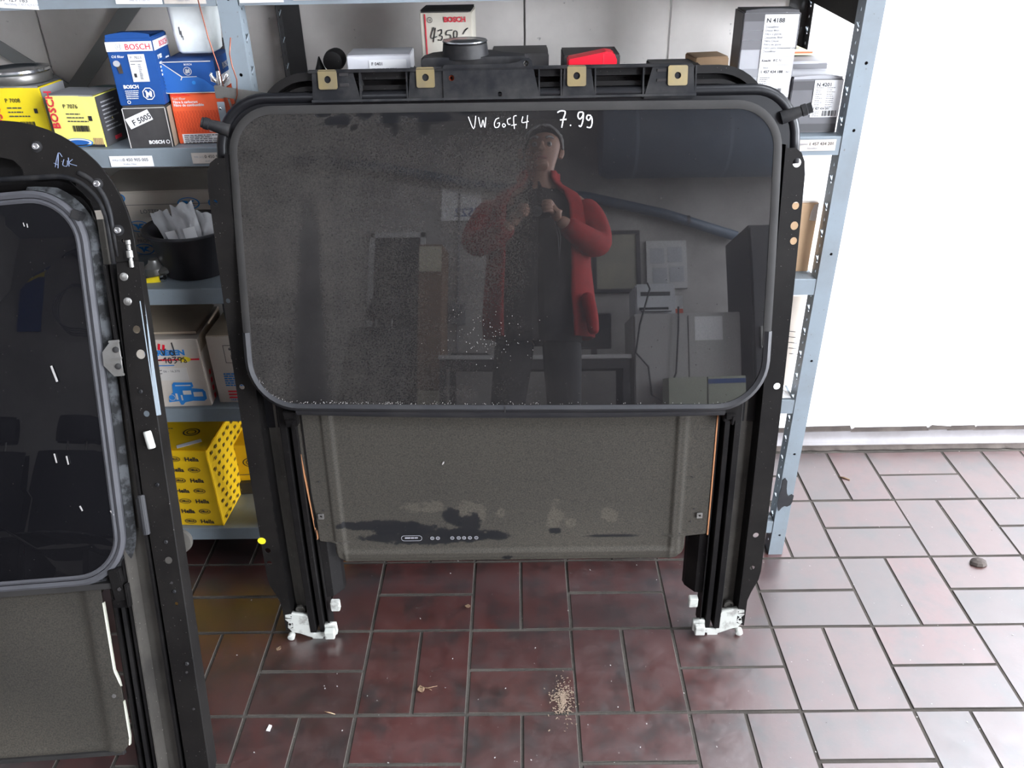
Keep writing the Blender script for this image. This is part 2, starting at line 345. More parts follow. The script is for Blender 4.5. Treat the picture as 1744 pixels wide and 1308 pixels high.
for y in (-hw+0.025, -hw/3, hw/3, hw-0.025): MB().box(-0.03, 0.03, y-0.022, y+0.022, -hh_, hh_).build('added_window_bar', M_cab0, wn)
for z in (-hh_+0.025, 0.0, hh_-0.025): MB().box(-0.028, 0.028, -hw, hw, z-0.022, z+0.022).build('added_window_bar', M_cab0, wn)
struct(wr.build('wall_right', M_room))
cl_ = MB()      # roof with two added openings: strips between all opening edges
xs_ = sorted({FX0-0.15, GX+0.15, *[v for q in ROOF for v in q[:2]]}); ys_ = sorted({FY0-0.15, WY+0.15, *[v for q in ROOF for v in q[2:]]})
for xa, xb in zip(xs_, xs_[1:]):
    for ya, yb in zip(ys_, ys_[1:]):
        if not any(q[0] <= xa and xb <= q[1] and q[2] <= ya and yb <= q[3] for q in ROOF): cl_.box(xa, xb, ya, yb, CZ, CZ+0.15)
ceil_ = struct(cl_.build('ceiling', M_ceil))
for q in ROOF:
    for k in range(3): MB().box(q[0]+(q[1]-q[0])*k/2-0.02, q[0]+(q[1]-q[0])*k/2+0.02, q[2], q[3], CZ+0.04, CZ+0.10).build('added_roof_light_bar', M_ceil, ceil_)
M_yard = pm('yard_concrete', (0.30, 0.30, 0.29), 0.9, dust=(0.22, 0.22, 0.21), dust_amt=0.6, dscale=1.0)
struct(MB().box(GX+0.2, 14, -10, 8, -0.12, -0.01).build('yard', M_yard))
# cove skirting on the back wall
prof = [(0, 0.046)]+[(-0.004-0.020*(1-cos(radians(a))), 0.040-0.034*sin(radians(a))) for a in range(0, 91, 15)]+[(-0.028, 0.002), (-0.028, -0.004), (0, -0.004)]
cv = MB()
xs = [FX0+0.01+(FX1-FX0-0.02)*k/70 for k in range(71)]
cv.sweep([[Vector((x, WY+p[0]+0.0012*noise.noise(Vector((x*5, p[1]*9, 3))), p[1]+0.001*noise.noise(Vector((x*7, 1, p[0]*40))))) for p in prof] for x in xs], closed=True)
sk = struct(cv.build('baseboard_back', M_cove, smooth=40))
sm = MB()      # broken dirty seam between skirting and wall, and the dirty line at the floor
x = 0.55
while x < 2.2:
    l = R.uniform(0.05, 0.22); z = 0.048+R.uniform(-.001, .003)
    sm.add([(x, WY-0.004, z-0.006), (x+l, WY-0.004, z-0.005), (x+l*0.97, WY-0.0012, z+R.uniform(0.000, 0.008)), (x+0.01, WY-0.0012, z+R.uniform(0.000, 0.008)),
            (x, WY-0.0065, z-0.0075), (x+l, WY-0.0065, z-0.0065)], [(0, 1, 2, 3), (4, 5, 1, 0)]); x += l-R.uniform(0, 0.01)
sm.build('seam_dirt', M_dirt, sk, fix=False)['kind'] = 'stuff'
sd = MB(); xs = [0.55+1.7*k/90 for k in range(91)]
sd.grid(lambda u, v: Vector((0.5+1.9*u, WY-0.0265-0.003*v-0.010*v*v*(0.4+0.9*abs(noise.noise(Vector((u*30, 2, 0))))), 0.0105*(1-v)+0.0012)), 90, 2)
sd.build('floor_line_dirt', M_dirt, sk, fix=False)['kind'] = 'stuff'

# ------------------------------------------------------------------ shelving rack
SY = 1.415; SB = 1.79
rack = tag(empty('shelving_rack', (0.0, SY, 0)), 'grey-blue slotted steel shelving rack along the white back wall', 'shelf')
def XZ(y0): return lambda u, v, w: (u, y0+w, v)
def YZ(x0): return lambda u, v, w: (x0+w, u, v)
def post(x0, x1, side_x, y, back=False):
    out = [(x0, 0.0), (x1, 0.0), (x1, 1.9), (x0, 1.9)]
    holes = [circ((x0+x1)/2+0.002, z, 0.0028, 10) for z in (0.055, 0.27, 0.488, 0.706, 0.924, 1.03, 1.142, 1.36)]
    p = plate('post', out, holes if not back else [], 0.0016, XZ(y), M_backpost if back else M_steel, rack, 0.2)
    sgn = -1 if back else 1; d0, d1 = (0.0008, 0.034) if not back else (-0.034, -0.0008)
    holes = []
    for k in range(38):
        z = 0.03+0.049*k
        cy = y+sgn*0.017
        holes.append(circ(cy, z, 0.0022, 8, 0.004))
        holes.append([(cy-0.004, z+0.018), (cy+0.001, z+0.015), (cy+0.004, z+0.018), (cy+0.004, z+0.026), (cy+0.0012, z+0.030), (cy-0.001, z+0.033), (cy-0.003, z+0.030), (cy-0.004, z+0.026)])
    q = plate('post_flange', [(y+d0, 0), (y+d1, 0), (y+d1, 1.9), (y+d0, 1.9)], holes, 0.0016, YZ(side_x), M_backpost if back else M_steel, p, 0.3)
    hk = MB()          # pressed hook tongues beside the slots
    for k in range(38):
        z = 0.03+0.049*k+0.026; cy = y+sgn*0.017
        nx = side_x-0.004 if side_x > 0 else side_x+0.004
        hk.bar((side_x, cy-0.004, z-0.006), (nx, cy+0.001, z+0.004), 0.0035, 0.0016)
    hk.build('hook_tongues', M_steel, q, fix=False)['kind'] = 'stuff'
    if not back: MB().box(x0+0.002, x1-0.002, y+0.005, y+0.006, 0, 1.9).build('hole_shade_backing', M_flange, p)  # dark sheet added behind the post holes, stands in for shade inside
    for ob in (p,): ob.location = (0, -SY, 0)
    return p
post(0.540, 0.570, 0.541, SY)
post(-0.464, -0.432, -0.433, SY)
post(-1.47, -1.44, -1.441, SY)
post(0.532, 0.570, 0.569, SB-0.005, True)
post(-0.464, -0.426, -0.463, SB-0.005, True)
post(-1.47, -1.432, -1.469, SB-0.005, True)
# black rubber tape torn at the foot of the right post
tp = [(0.5415, 0.190), (0.5425, 0.172), (0.540, 0.150), (0.539, 0.128), (0.545, 0.108), (0.5505, 0.118), (0.5555, 0.122), (0.561, 0.120), (0.567, 0.124), (0.5705, 0.132), (0.5712, 0.150), (0.566, 0.153), (0.5605, 0.147), (0.556, 0.156), (0.5535, 0.168), (0.552, 0.188), (0.5465, 0.196)]
plate('torn_tape', [(a, b+0.015) for a, b in tp], [], 0.0012, lambda u, v, w: (u, -0.0018+w, v), M_rubber, rack, 0.02)
LEVELS = (0.093, 0.400, 0.658, 0.915, 1.163)
boards = {}
for bay, (xa, xb) in (('right', (-0.4305, 0.5385)), ('left', (-1.4385, -0.4655))):
    for z in LEVELS:
        b = MB(); lip = 0.031
        prof = [(0.0, z-lip), (0.0, z-0.001), (0.001, z), (SB-SY-0.001, z), (SB-SY, z-0.001), (SB-SY, z-lip), (SB-SY-0.0015, z-lip), (SB-SY-0.0015, z-0.0018), (0.0015, z-0.0018), (0.0015, z-lip+0.0015), (0.014, z-lip+0.0015), (0.014, z-lip)]
        b.sweep([[Vector((x, p[0]+0.0006*noise.noise(Vector((x*6, z*3, p[0]*9))), p[1]+0.0010*noise.noise(Vector((x*4, z*7, 1+p[0]*6))))) for p in prof] for x in [xa+(xb-xa)*k/24 for k in range(25)]], closed=True)
        boards[bay, z] = b.build('shelf_board', M_steel, rack)
def plabel(bay, z, x0, x1, z0, z1, mat, tx, sub, ts=0.011, ang=0, prefix=None):
    bd = boards[bay, z]; y = -0.0016; w, h = x1-x0, z1-z0
    patch('price_label', [(0, 0), (w, 0), (w, h), (0, h)], (x0, y, z0), 'front', mat, bd, ang, 0.0004)
    y -= 0.0006
    pw = 0
    if prefix:
        text(prefix, ts*0.62, (x0+0.004, y, z0+h*0.52), 'front', M_greyink, bd, ang); pw = 0.018
    text(tx, ts, (x0+0.004+pw, y, z0+h*0.5), 'front', M_ink, bd, ang)
    text(sub, ts*0.55, (x0+w*0.30, y, z0+h*0.16), 'front', M_greyink, bd, ang)
plabel('left', 0.915, -0.693, -0.620, 0.886, 0.904, M_paper, '0 450 905 005', 'Kraftst.-Filter', 0.0075, -0.3, 'WK6132/')
plabel('left', 0.915, -0.553, -0.480, 0.889, 0.907, M_label, '0 450 905 021', 'Kraftst.-Filter', 0.0075, 0, 'WK 613')
plabel('left', 1.163, -0.815, -0.742, 1.137, 1.156, M_paper, '1 457 429 183', 'Nachfolg. 1 457 429 619', 0.0095, -4)
plabel('left', 1.163, -0.620, -0.548, 1.138, 1.158, M_paper, '1 457 429 199', '0986 AF 0 1005 F0', 0.0075, -1)
plabel('left', 1.163, -0.545, -0.480, 1.137, 1.157, M_label, '0 986 452', 'Ölfilter VM1', 0.0075, -1)
plabel('right', 1.163, -0.428, -0.360, 1.136, 1.156, M_paper, '1 457 431', 'Filter', 0.0075)
plabel('right', 1.163, -0.345, -0.270, 1.138, 1.157, M_label, '1 457 432', 'Filter', 0.0075)
plabel('right', 0.915, 0.4635, 0.5305, 0.892, 0.9105, M_label, '1 457 434 201', 'Dieselfilter', 0.0072, 0, 'H80W01')
for x0, x1 in ((-1.47, -0.952), (-0.948, -0.447), (-0.443, 0.013), (0.017, 0.301), (0.305, 0.568)):
    MB().box(x0, x1, SB-SY+0.004, SB-SY+0.008, 0.10, 1.40).build('back_panel', M_panel, rack)
# end sheet hung under the top board, cross braces at the back of the left bay
plate('side_sheet', [(0.055, 1.072), (0.355, 1.086), (0.355, 1.60), (0.055, 1.60)], [], 0.0015, YZ(0.5665), M_flange, rack, 0.3)
br = MB().bar((-1.40, SB-SY-0.012, 1.30), (-0.905, SB-SY-0.012, 0.935), 0.003, 0.026, (1, 0, 0.6)); br.build('cross_brace', M_brace, rack)
br = MB().bar((-0.925, SB-SY-0.018, 0.925), (-0.48, SB-SY-0.018, 1.37), 0.003, 0.030, (1, 0, -0.6)); br.build('cross_brace', M_brace, rack)
for k, (x, z) in enumerate(((-0.905, 0.94), (-0.925, 0.938))):
    MB().lathe([(0.008, 0), (0.008, 0.004), (0.005, 0.006), (0.005, 0.012)], 8, Matrix.Translation((x, SB-SY-0.02, z)) @ Matrix.Rotation(pi/2, 4, 'X')).build('bolt', M_black, rack)

# ------------------------------------------------------------------ cartons and goods on the rack
def carton(name, label, loc, rz, w, d, h, mat, cat='box', tilt=(0, 0), lift=0.0, flapmat=None, group=None, bulge=0.0012, bevel=0.0012, flap=True):
    """carton standing on its base: front face at local y=0, base centre x=0"""
    nx, ny, nz = 5, 5, 6; bm = bmesh.new(); bmesh.ops.create_cube(bm, size=1)
    bmesh.ops.subdivide_edges(bm, edges=bm.edges, cuts=3, use_grid_fill=True)
    seed = R.uniform(0, 50)
    for v in bm.verts:
        x, y, z = v.co.x, v.co.y+0.5, v.co.z+0.5
        bx = 1-(2*abs(x))**2*0 ; e = (1-(2*x)**2)*(1-(2*z-1)**2); f = (1-(2*(y-0.5))**2)*(1-(2*z-1)**2)
        px, py, pz = x*w, y*d, z*h
        if y < 0.01: py -= bulge*e
        if abs(x) > 0.49: px += math.copysign(bulge*f, x)
        if z > 0.99: pz += bulge*0.6*(1-(2*x)**2)*(1-(2*y-1)**2)
        k = noise.noise_vector(Vector((x*3+seed, y*3, z*3)))*0.0007
        v.co = Vector((px, py, pz)) + (k if z > 0.02 else Vector((k.x, k.y, 0)))
    bmesh.ops.bevel(bm, geom=[e for e in bm.edges if e.calc_face_angle(0) > 1.0], offset=bevel, segments=2, affect='EDGES', clamp_overlap=True)
    me = bpy.data.meshes.new(name); bm.to_mesh(me); bm.free()
    o = link(name, me, mat); o.location = loc; o.rotation_euler = (tilt[0], tilt[1], rz)
    tag(o, label, cat, group)
    if flap:
        b = MB(); L_ = max(lift, 0.0008)
        b.grid(lambda u, v: Vector(((u-0.5)*(w-0.002), 0.001+v*(d-0.002), h+0.0013+L_*(1-v)**2*sin(pi*(0.15+0.7*u))+bulge*0.7*(1-(2*u-1)**2)*(1-(2*v-1)**2))), 8, 6)
        b.grid(lambda u, v: Vector(((u-0.5)*(w-0.004), 0.0012, h-0.0005+v*(0.0016+L_*sin(pi*(0.15+0.7*u))))), 8, 1)
        b.build('lid_flap', flapmat or mat, o, smooth=True, weld=True)
    return o

# yellow filter carton at the far left with a metal sieve lid on it
A = carton('filter_carton', 'yellow filter carton printed P 7008 with a ribbed metal ring on top', (-0.866, 1.492, 0.915), radians(-4), 0.092, 0.075, 0.088, M_yellow, flapmat=M_greybox, lift=0.002)
patch('side_panel', [(0.001, 0.001), (0.074, 0.001), (0.074, 0.087), (0.001, 0.087)], (0.0473, 0, 0), 'right', M_greylt, A)
rects('small_print', [(x+0.01, y+0.07, w_, h_) for x, y, w_, h_ in small_print(0.05, 6, 0.0075, 0.0022, R)], (0.0479, 0, 0), 'right', M_greydk, A)
text('BOSCH', 0.019, (-0.0335, -0.0022, 0.010), 'front', M_red, A, 90, bold=0.0004)
text('P 7008', 0.010, (-0.020, -0.0022, 0.064), 'front', M_ink, A)
rects('small_print', small_print(0.045, 3, 0.007, 0.002, R), (-0.020, -0.0022, 0.054), 'front', M_greydk, A)
rects('barcode', barcode(0.026, 0.012, R), (-0.004, -0.0022, 0.020), 'front', M_ink, A)
rects('square_mark', [(0, 0, 0.006, 0.008)], (0.028, -0.0024, 0.046), 'front', M_ink, A)
lid = tag(empty('sieve_ring', (-0.872, 1.535, 1.0075)), 'round ribbed metal filter ring lying on the leftmost yellow carton', 'filter')
MB().lathe([(0.030, 0.0), (0.050, 0.0), (0.0515, 0.002), (0.0515, 0.013), (0.050, 0.015)], 40).build('ribbed_band', M_alu, lid, smooth=40)
MB().lathe([(0.020, 0.013), (0.040, 0.0145), (0.052, 0.0155), (0.054, 0.018), (0.053, 0.0215), (0.047, 0.022), (0.040, 0.0185), (0.020, 0.017)], 40).build('rim', M_chrome, lid, smooth=40)
rb = MB()
for k in range(60):
    a = 2*pi*k/60; rb.bar((0.0517*cos(a), 0.0517*sin(a), 0.002), (0.0517*cos(a), 0.0517*sin(a), 0.0125), 0.0022, 0.0014)
rb.build('ribs', M_chrome, lid, fix=False)['kind'] = 'stuff'
MB().box(0.035, 0.056, -0.012, 0.004, 0.0225, 0.0238).build('tab', M_alu, lid, bevel=0.0005)

B_ = carton('filter_carton', 'pale yellow filter carton printed P 7076, in front of the other yellow carton', (-0.745, 1.436, 0.915), radians(-7), 0.088, 0.072, 0.083, M_paleyel, flapmat=M_greybox, lift=0.001)
patch('side_panel', [(0.001, 0.001), (0.071, 0.001), (0.071, 0.082), (0.001, 0.082)], (0.0453, 0, 0), 'right', M_greydk, B_)
rects('small_print', [(x+0.012, y+0.07, w_, h_) for x, y, w_, h_ in small_print(0.05, 8, 0.0065, 0.002, R)], (0.0459, 0, 0), 'right', M_greylt, B_)
rects('red_mark', [(0.03, 0.006, 0.02, 0.006)], (0.0459, 0, 0), 'right', M_red, B_)
text('BOSCH', 0.019, (-0.0285, -0.0022, 0.030), 'front', M_red, B_, 90, bold=0.0004)
text('P 7076', 0.0095, (-0.014, -0.0022, 0.064), 'front', M_ink, B_)
rects('small_print', small_print(0.04, 3, 0.006, 0.0018, R), (-0.012, -0.0022, 0.054), 'front', M_greydk, B_)
rects('barcode', barcode(0.030, 0.010, R), (-0.006, -0.0022, 0.026), 'front', M_ink, B_)
rects('square_mark', [(0, 0, 0.006, 0.008)], (0.027, -0.0024, 0.044), 'front', M_ink, B_)
patch('maker_badge', [(p[0]*0.025, p[1]*0.0062) for p in circ(0, 0, 1, 20)], (-0.002, -0.0022, 0.008), 'front', M_paper, B_)
flatring('badge_rim', (-0.002, -0.0028, 0.008), 'front', 0.0235, 0.026, M_blueprint, B_, 0.27)
patch('badge_core', [(p[0]*0.019, p[1]*0.004) for p in circ(0, 0, 1, 20)], (-0.002, -0.0027, 0.008), 'front', M_bluelite, B_)
rects('stripe_print', [(0.003*k, 0, 0.0016, 0.012) for k in range(6)], (0.026, -0.0022, 0.004), 'front', M_card, B_)
rects('rear_print', [(0, 0, 0.088, 0.004)], (-0.044, -0.0022, 0.001), 'front', M_ink, B_)

g = tag(empty('oil_filter', (-0.765, 1.60, 0.915)), 'dark green ribbed canister standing behind the pale yellow carton', 'filter')
MB().lathe([(0.040, 0), (0.043, 0.004), (0.043, 0.050), (0.040, 0.060), (0.030, 0.066), (0.012, 0.067)], 28).build('can', M_green, g, smooth=40)
MB().lathe([(0.0445, 0.048), (0.0455, 0.050), (0.0455, 0.054), (0.0445, 0.056)], 28).build('band', M_rubber, g, smooth=40)

Cc = carton('small_carton', 'black carton labelled F 5005 under the tall blue carton', (-0.6185, 1.4205, 0.915), radians(4), 0.071, 0.068, 0.067, M_blackbox, lift=0.0015)
patch('paper_label', [(0, 0), (0.042, 0), (0.042, 0.0175), (0, 0.0175)], (-0.027, -0.0022, 0.032), 'front', M_paper, Cc, 21)
text('F 5005', 0.0125, (-0.0208, -0.0028, 0.0375), 'front', M_ink, Cc, 21, bold=0.0002)
text('BOSCH', 0.0078, (-0.003, -0.0022, 0.0072), 'front', M_paper, Cc, bold=0.0003)
flatring('round_mark', (0.0285, -0.0024, 0.010), 'front', 0.0022, 0.0032, M_paper, Cc)
rects('worn_edges', [(-0.0352, 0.001, 0.0012, 0.064), (0.0338, 0.001, 0.0012, 0.064), (-0.034, 0.065, 0.068, 0.001)], (0, -0.0016, 0), 'front', M_wear, Cc)
patch('raw_side', [(0.002, 0.001), (0.066, 0.001), (0.066, 0.065), (0.002, 0.065)], (0.0368, 0, 0), 'right', M_cardin, Cc)

D = carton('filter_carton', 'tall blue oil filter carton printed P 7023 standing on the black carton', (-0.6195, 1.423, 0.984), radians(3), 0.0735, 0.075, 0.104, M_bluebox, lift=0.007, flapmat=M_bluebox)
rects('white_band', [(-0.0365, 0.084, 0.073, 0.0145)], (0, -0.0016, 0), 'front', M_paper, D)
rects('white_band', [(0.0005, 0.084, 0.074, 0.0145)], (0.0381, 0, 0), 'right', M_paper, D)
text('BOSCH', 0.0125, (-0.007, -0.0024, 0.0865), 'front', M_red, D, bold=0.0001)
text('BOSCH', 0.0125, (0.0387, 0.026, 0.0865), 'right', M_red, D, bold=0.0001)
text('H', 0.0085, (-0.019, -0.0024, 0.088), 'front', M_greylt, D); flatring('round_mark', (-0.0165, -0.0024, 0.0911), 'front', 0.0042, 0.005, M_greylt, D)
text('Oil filter', 0.0058, (-0.031, -0.0022, 0.0745), 'front', M_paper, D)
rects('paper_label', [(0, 0, 0.026, 0.042)], (-0.005, -0.0022, 0.0375), 'front', M_paper, D)
text('P  7023', 0.006, (-0.002, -0.003, 0.0725), 'front', M_greymd, D)
rects('small_print', [(0.002, y, w_, 0.0013) for y, w_ in ((0.031, 0.019), (0.0265, 0.007))]+[(0.013+x*0.4, 0.026+y*0.45, w_*0.5, 0.001) for x, y, w_, _ in small_print(0.012, 5, 0.006, 0.001, R)]+[(0.013+x*0.4, 0.013+y*0.45, w_*0.5, 0.001) for x, y, w_, _ in small_print(0.012, 6, 0.004, 0.001, R)], (-0.005, -0.003, 0.0375), 'front', M_greymd, D)
rects('square_mark', [(0.004, 0.007, 0.004, 0.006)], (-0.005, -0.0032, 0.0375), 'front', M_ink, D)
patch('filter_picture_cap', [(p[0]*0.0055, p[1]*0.0048) for p in circ(0, 0, 1, 16)], (-0.0255, -0.0022, 0.066), 'front', M_greylt, D)
patch('filter_picture_can', [(-0.004, 0.004), (0.0045, 0.005), (0.0052, -0.010), (-0.001, -0.0105)], (-0.0235, -0.0020, 0.061), 'front', M_dirt, D)
text('BOSCH', 0.0075, (-0.0235, -0.0022, 0.0275), 'front', M_paper, D, bold=0.0003)
rects('small_print', [(x*0.5, y*0.5, w_*0.5, 0.0011) for x, y, w_, _ in small_print(0.045, 5, 0.006, 0.001, R)], (-0.0225, -0.0022, 0.023), 'front', M_paper, D)
flatring('octagon_mark', (0.0145, -0.0022, 0.0185), 'front', 0.0088, 0.0102, M_paper, D, n=8, ang=22)
patch('figure_mark', [(-0.005, -0.006), (-0.004, 0.002), (-0.0055, 0.004), (-0.003, 0.006), (-0.0015, 0.003), (0.001, 0.001), (0.003, 0.005), (0.0055, 0.003), (0.0045, -0.005), (0.002, -0.005), (0.0, -0.001), (-0.002, -0.006)], (0.0145, -0.0022, 0.0185), 'front', M_paper, D)
flatring('round_mark', (-0.020, -0.0022, 0.006), 'front', 0.0018, 0.0028, M_paper, D)
text('P 7023', 0.0088, (0.0384, 0.009, 0.070), 'right', M_paper, D, sx=0.8, bold=0.0002)
rects('small_print', [(0.010, 0.062-0.006*k, (0.012, 0.017, 0.013)[k % 3], 0.003) for k in range(4)]+[(0.045, 0.066-0.005*k, 0.016, 0.0022) for k in range(3)], (0.0384, 0, 0), 'right', M_paper, D)
rects('side_bars', [(0.014, 0.043-0.0055*k, 0.012, 0.003) for k in range(5)], (0.0384, 0, 0), 'right', M_ink, D)

E_ = carton('filter_carton', 'orange fuel filter carton with black letters at the foot of the rack post', (-0.5365, 1.446, 0.915), radians(3), 0.088, 0.085, 0.083, M_orange, flap=False)
text('Kraftstofffilter', 0.0056, (-0.041, -0.0022, 0.0785), 'front', M_redplas, E_)
text('Fuel filter', 0.0058, (-0.0405, -0.0022, 0.0728), 'front', M_wear, E_)
text('Filtre à carburant', 0.0058, (-0.040, -0.0022, 0.0672), 'front', M_paper, E_, bold=0.0001)
text('Filtro de combustible', 0.0058, (-0.040, -0.0022, 0.0622), 'front', M_paper, E_, bold=0.0001)
text('KL', 0.0165, (0.010, -0.0022, 0.023), 'front', M_ink, E_, bold=0.0007)
text('FILTER', 0.0045, (0.011, -0.0022, 0.0185), 'front', M_paper, E_)
rects('white_strip', [(-0.036, 0.001, 0.079, 0.0155)], (0, -0.0018, 0), 'front', M_paper, E_)
rects('small_print', [(x-0.033, y+0.0135, w_, 0.0013) for x, y, w_, _ in small_print(0.072, 5, 0.003, 0.001, R)], (0, -0.0024, 0), 'front', M_greydk, E_)
hb = MB()
for k in range(34):
    for j in range(9):
        hb.box(-0.042+0.0050*(k % 17)+0.0012*(j % 2), -0.0395+0.0050*(k % 17)+0.0012*(j % 2), -0.0021, -0.0018, 0.0195+0.0040*j+0.002*(k // 17), 0.0204+0.0040*j+0.002*(k // 17)) if not (0.008 < -0.042+0.005*(k % 17) and j < 4) else None
hb.build('weave_print', pm('dark_orange_print', (0.60, 0.06, 0.018), 0.6), E_, fix=False)['kind'] = 'stuff'

F_ = carton('filter_carton', 'worn blue carton lying end-on on the orange carton', (-0.5405, 1.444, 0.9985), radians(2), 0.086, 0.118, 0.050, M_bluebox, flap=False)
patch('end_flap', [(-0.0425, 0.048), (-0.011, 0.0255), (0.012, 0.0255), (0.024, 0.020), (0.0415, 0.005), (0.0425, 0.002), (-0.0425, 0.002)], (0, -0.0018, 0), 'front', M_bluelite, F_, t=0.0012)
rects('worn_edges', [(-0.043, 0.0, 0.086, 0.0012), (-0.0432, 0.001, 0.0014, 0.048), (-0.043, 0.0486, 0.082, 0.0012)], (0, -0.0024, 0), 'front', M_wear, F_)
patch('flap_crease', [(-0.0425, 0.049), (-0.0415, 0.0492), (-0.0105, 0.0262), (0.0125, 0.0264), (0.0125, 0.0255), (-0.011, 0.0252), (-0.0135, 0.0205), (-0.015, 0.021), (-0.0125, 0.0255)], (0, -0.0032, 0), 'front', M_wear, F_)
flatring('round_mark', (-0.001, -0.0024, 0.0345), 'front', 0.0058, 0.0066, M_wear, F_)
patch('figure_mark', [(-0.004, -0.003), (-0.003, 0.003), (-0.001, 0.004), (0.0, 0.001), (0.002, 0.004), (0.004, 0.002), (0.003, -0.004), (0.001, -0.002), (-0.001, -0.004)], (-0.001, -0.0024, 0.0345), 'front', M_greylt, F_)
text('BOSCH', 0.004, (-0.005, -0.0024, 0.0435), 'front', M_paper, F_)
patch('glue_spot', [(p[0], p[1]) for p in circ(0, 0, 0.003, 10)], (0.006, -0.0034, 0.0165), 'front', M_blueprint, F_)
text('BOSCH', 0.014, (0.0447, 0.040, 0.030), 'right', M_greylt, F_, bold=0.0002)
rects('band', [(0.002, 0.001, 0.114, 0.022)], (0.0442, 0, 0), 'right', M_paper, F_)

# milky plastic tub behind, hung from the top board
t = tag(empty('plastic_tub', (-0.533, 1.500, 1.0555)), 'milky white plastic tub behind the worn blue carton', 'container')
def rloop(w, d, r, z, n=5): return [Vector((x, y, z)) for x, y in rrect(-w/2, w/2, -d/2, d/2, r, n)]
tb = MB(); tb.sweep([rloop(0.052, 0.052, 0.008, 0.0), rloop(0.060, 0.060, 0.010, 0.004), rloop(0.064, 0.064, 0.010, 0.03), rloop(0.069, 0.069, 0.011, 0.082), rloop(0.072, 0.072, 0.011, 0.084), rloop(0.072, 0.072, 0.011, 0.090)], closed=True)
tb.build('tub', M_tub, t, smooth=50)
rects('ink_smudge', [(-0.018, 0.030, 0.0016, 0.012), (-0.016, 0.026, 0.0016, 0.010), (-0.014, 0.022, 0.001, 0.006)], (0, -0.0335, 0), 'front', M_greydk, t)
st = carton('block', 'dark carton carrying the milky tub behind the blue cartons', (-0.546, 1.575, 0.915), 0, 0.060, 0.08, 0.1395, M_blackbox)

# strap clamp with wing nut hung beside the post
cl = tag(empty('strap_clamp', (-0.452, 1.393, 1.0)), 'flat metal strap clamp with wing nut and copper wire on the left post', 'clamp')
MB().box(-0.033, -0.020, -0.004, 0.012, -0.001, 0.019).build('jaw', M_alu, cl, bevel=0.001)
MB().bar((-0.022, -0.0035, 0.0095), (0.090, -0.0035, -0.0085), 0.0018, 0.0165, (0, 0, 1)).build('strap', M_alu, cl, bevel=0.0004)
w_ = MB(); w_.lathe([(0.0045, 0.019), (0.005, 0.026), (0.004, 0.034), (0.0035, 0.040)], 12, Matrix.Translation((-0.0235, 0.002, 0)))
w_.build('threaded_stud', M_chrome, cl, smooth=40)
for s in (-1, 1):
    wg = MB(); wg.grid(lambda u, v: Vector((-0.0235+s*(0.004+0.010*u), 0.002+0.002*(v-0.5), 0.021+0.004*u+(0.004+0.008*u*(1.5-u))*v)), 6, 3); wg.grid(lambda u, v: Vector((-0.0235+s*(0.004+0.010*u), 0.0045+0.002*(v-0.5), 0.021+0.004*u+(0.004+0.008*u*(1.5-u))*v)), 6, 3)
    wg.tube([(-0.0235+s*0.004, 0.003, 0.022), (-0.0235+s*0.0095, 0.003, 0.027), (-0.0235+s*0.013, 0.003, 0.034), (-0.0235+s*0.011, 0.003, 0.037)], [0.003, 0.0032, 0.003, 0.002], 8)
    wg.build('wing', M_chrome, cl, smooth=True)
MB().tube([(-0.033, -0.002, 0.15), (-0.0265, -0.005, 0.09), (-0.0185, -0.006, 0.045), (-0.0165, -0.006, 0.018)], 0.0009, 6).build('wire', M_copper, cl, smooth=True)
MB().tube([(0.0085, -0.006, 0.090), (0.0025, -0.0065, 0.066), (0.0035, -0.007, 0.048), (0.0070, -0.007, 0.028), (0.0035, -0.0075, 0.005), (-0.003, -0.007, -0.009), (-0.008, -0.005, -0.011)], 0.0010, 6).build('wire', M_copper, cl, smooth=True)
MB().box(-0.0325, -0.0205, -0.005, -0.003, -0.045, -0.006).build('lug', M_steel, cl, bevel=0.0006)
MB().lathe([(0.002, 0), (0.002, 0.002), (0.0008, 0.0026)], 10, Matrix.Translation((-0.0275, -0.005, -0.016)) @ Matrix.Rotation(pi/2, 4, 'X')).build('rivet', M_chrome, cl)
MB().bar((-0.0165, 0.008, -0.004), (-0.008, 0.012, -0.075), 0.006, 0.003).build('hanger', M_alu, cl)

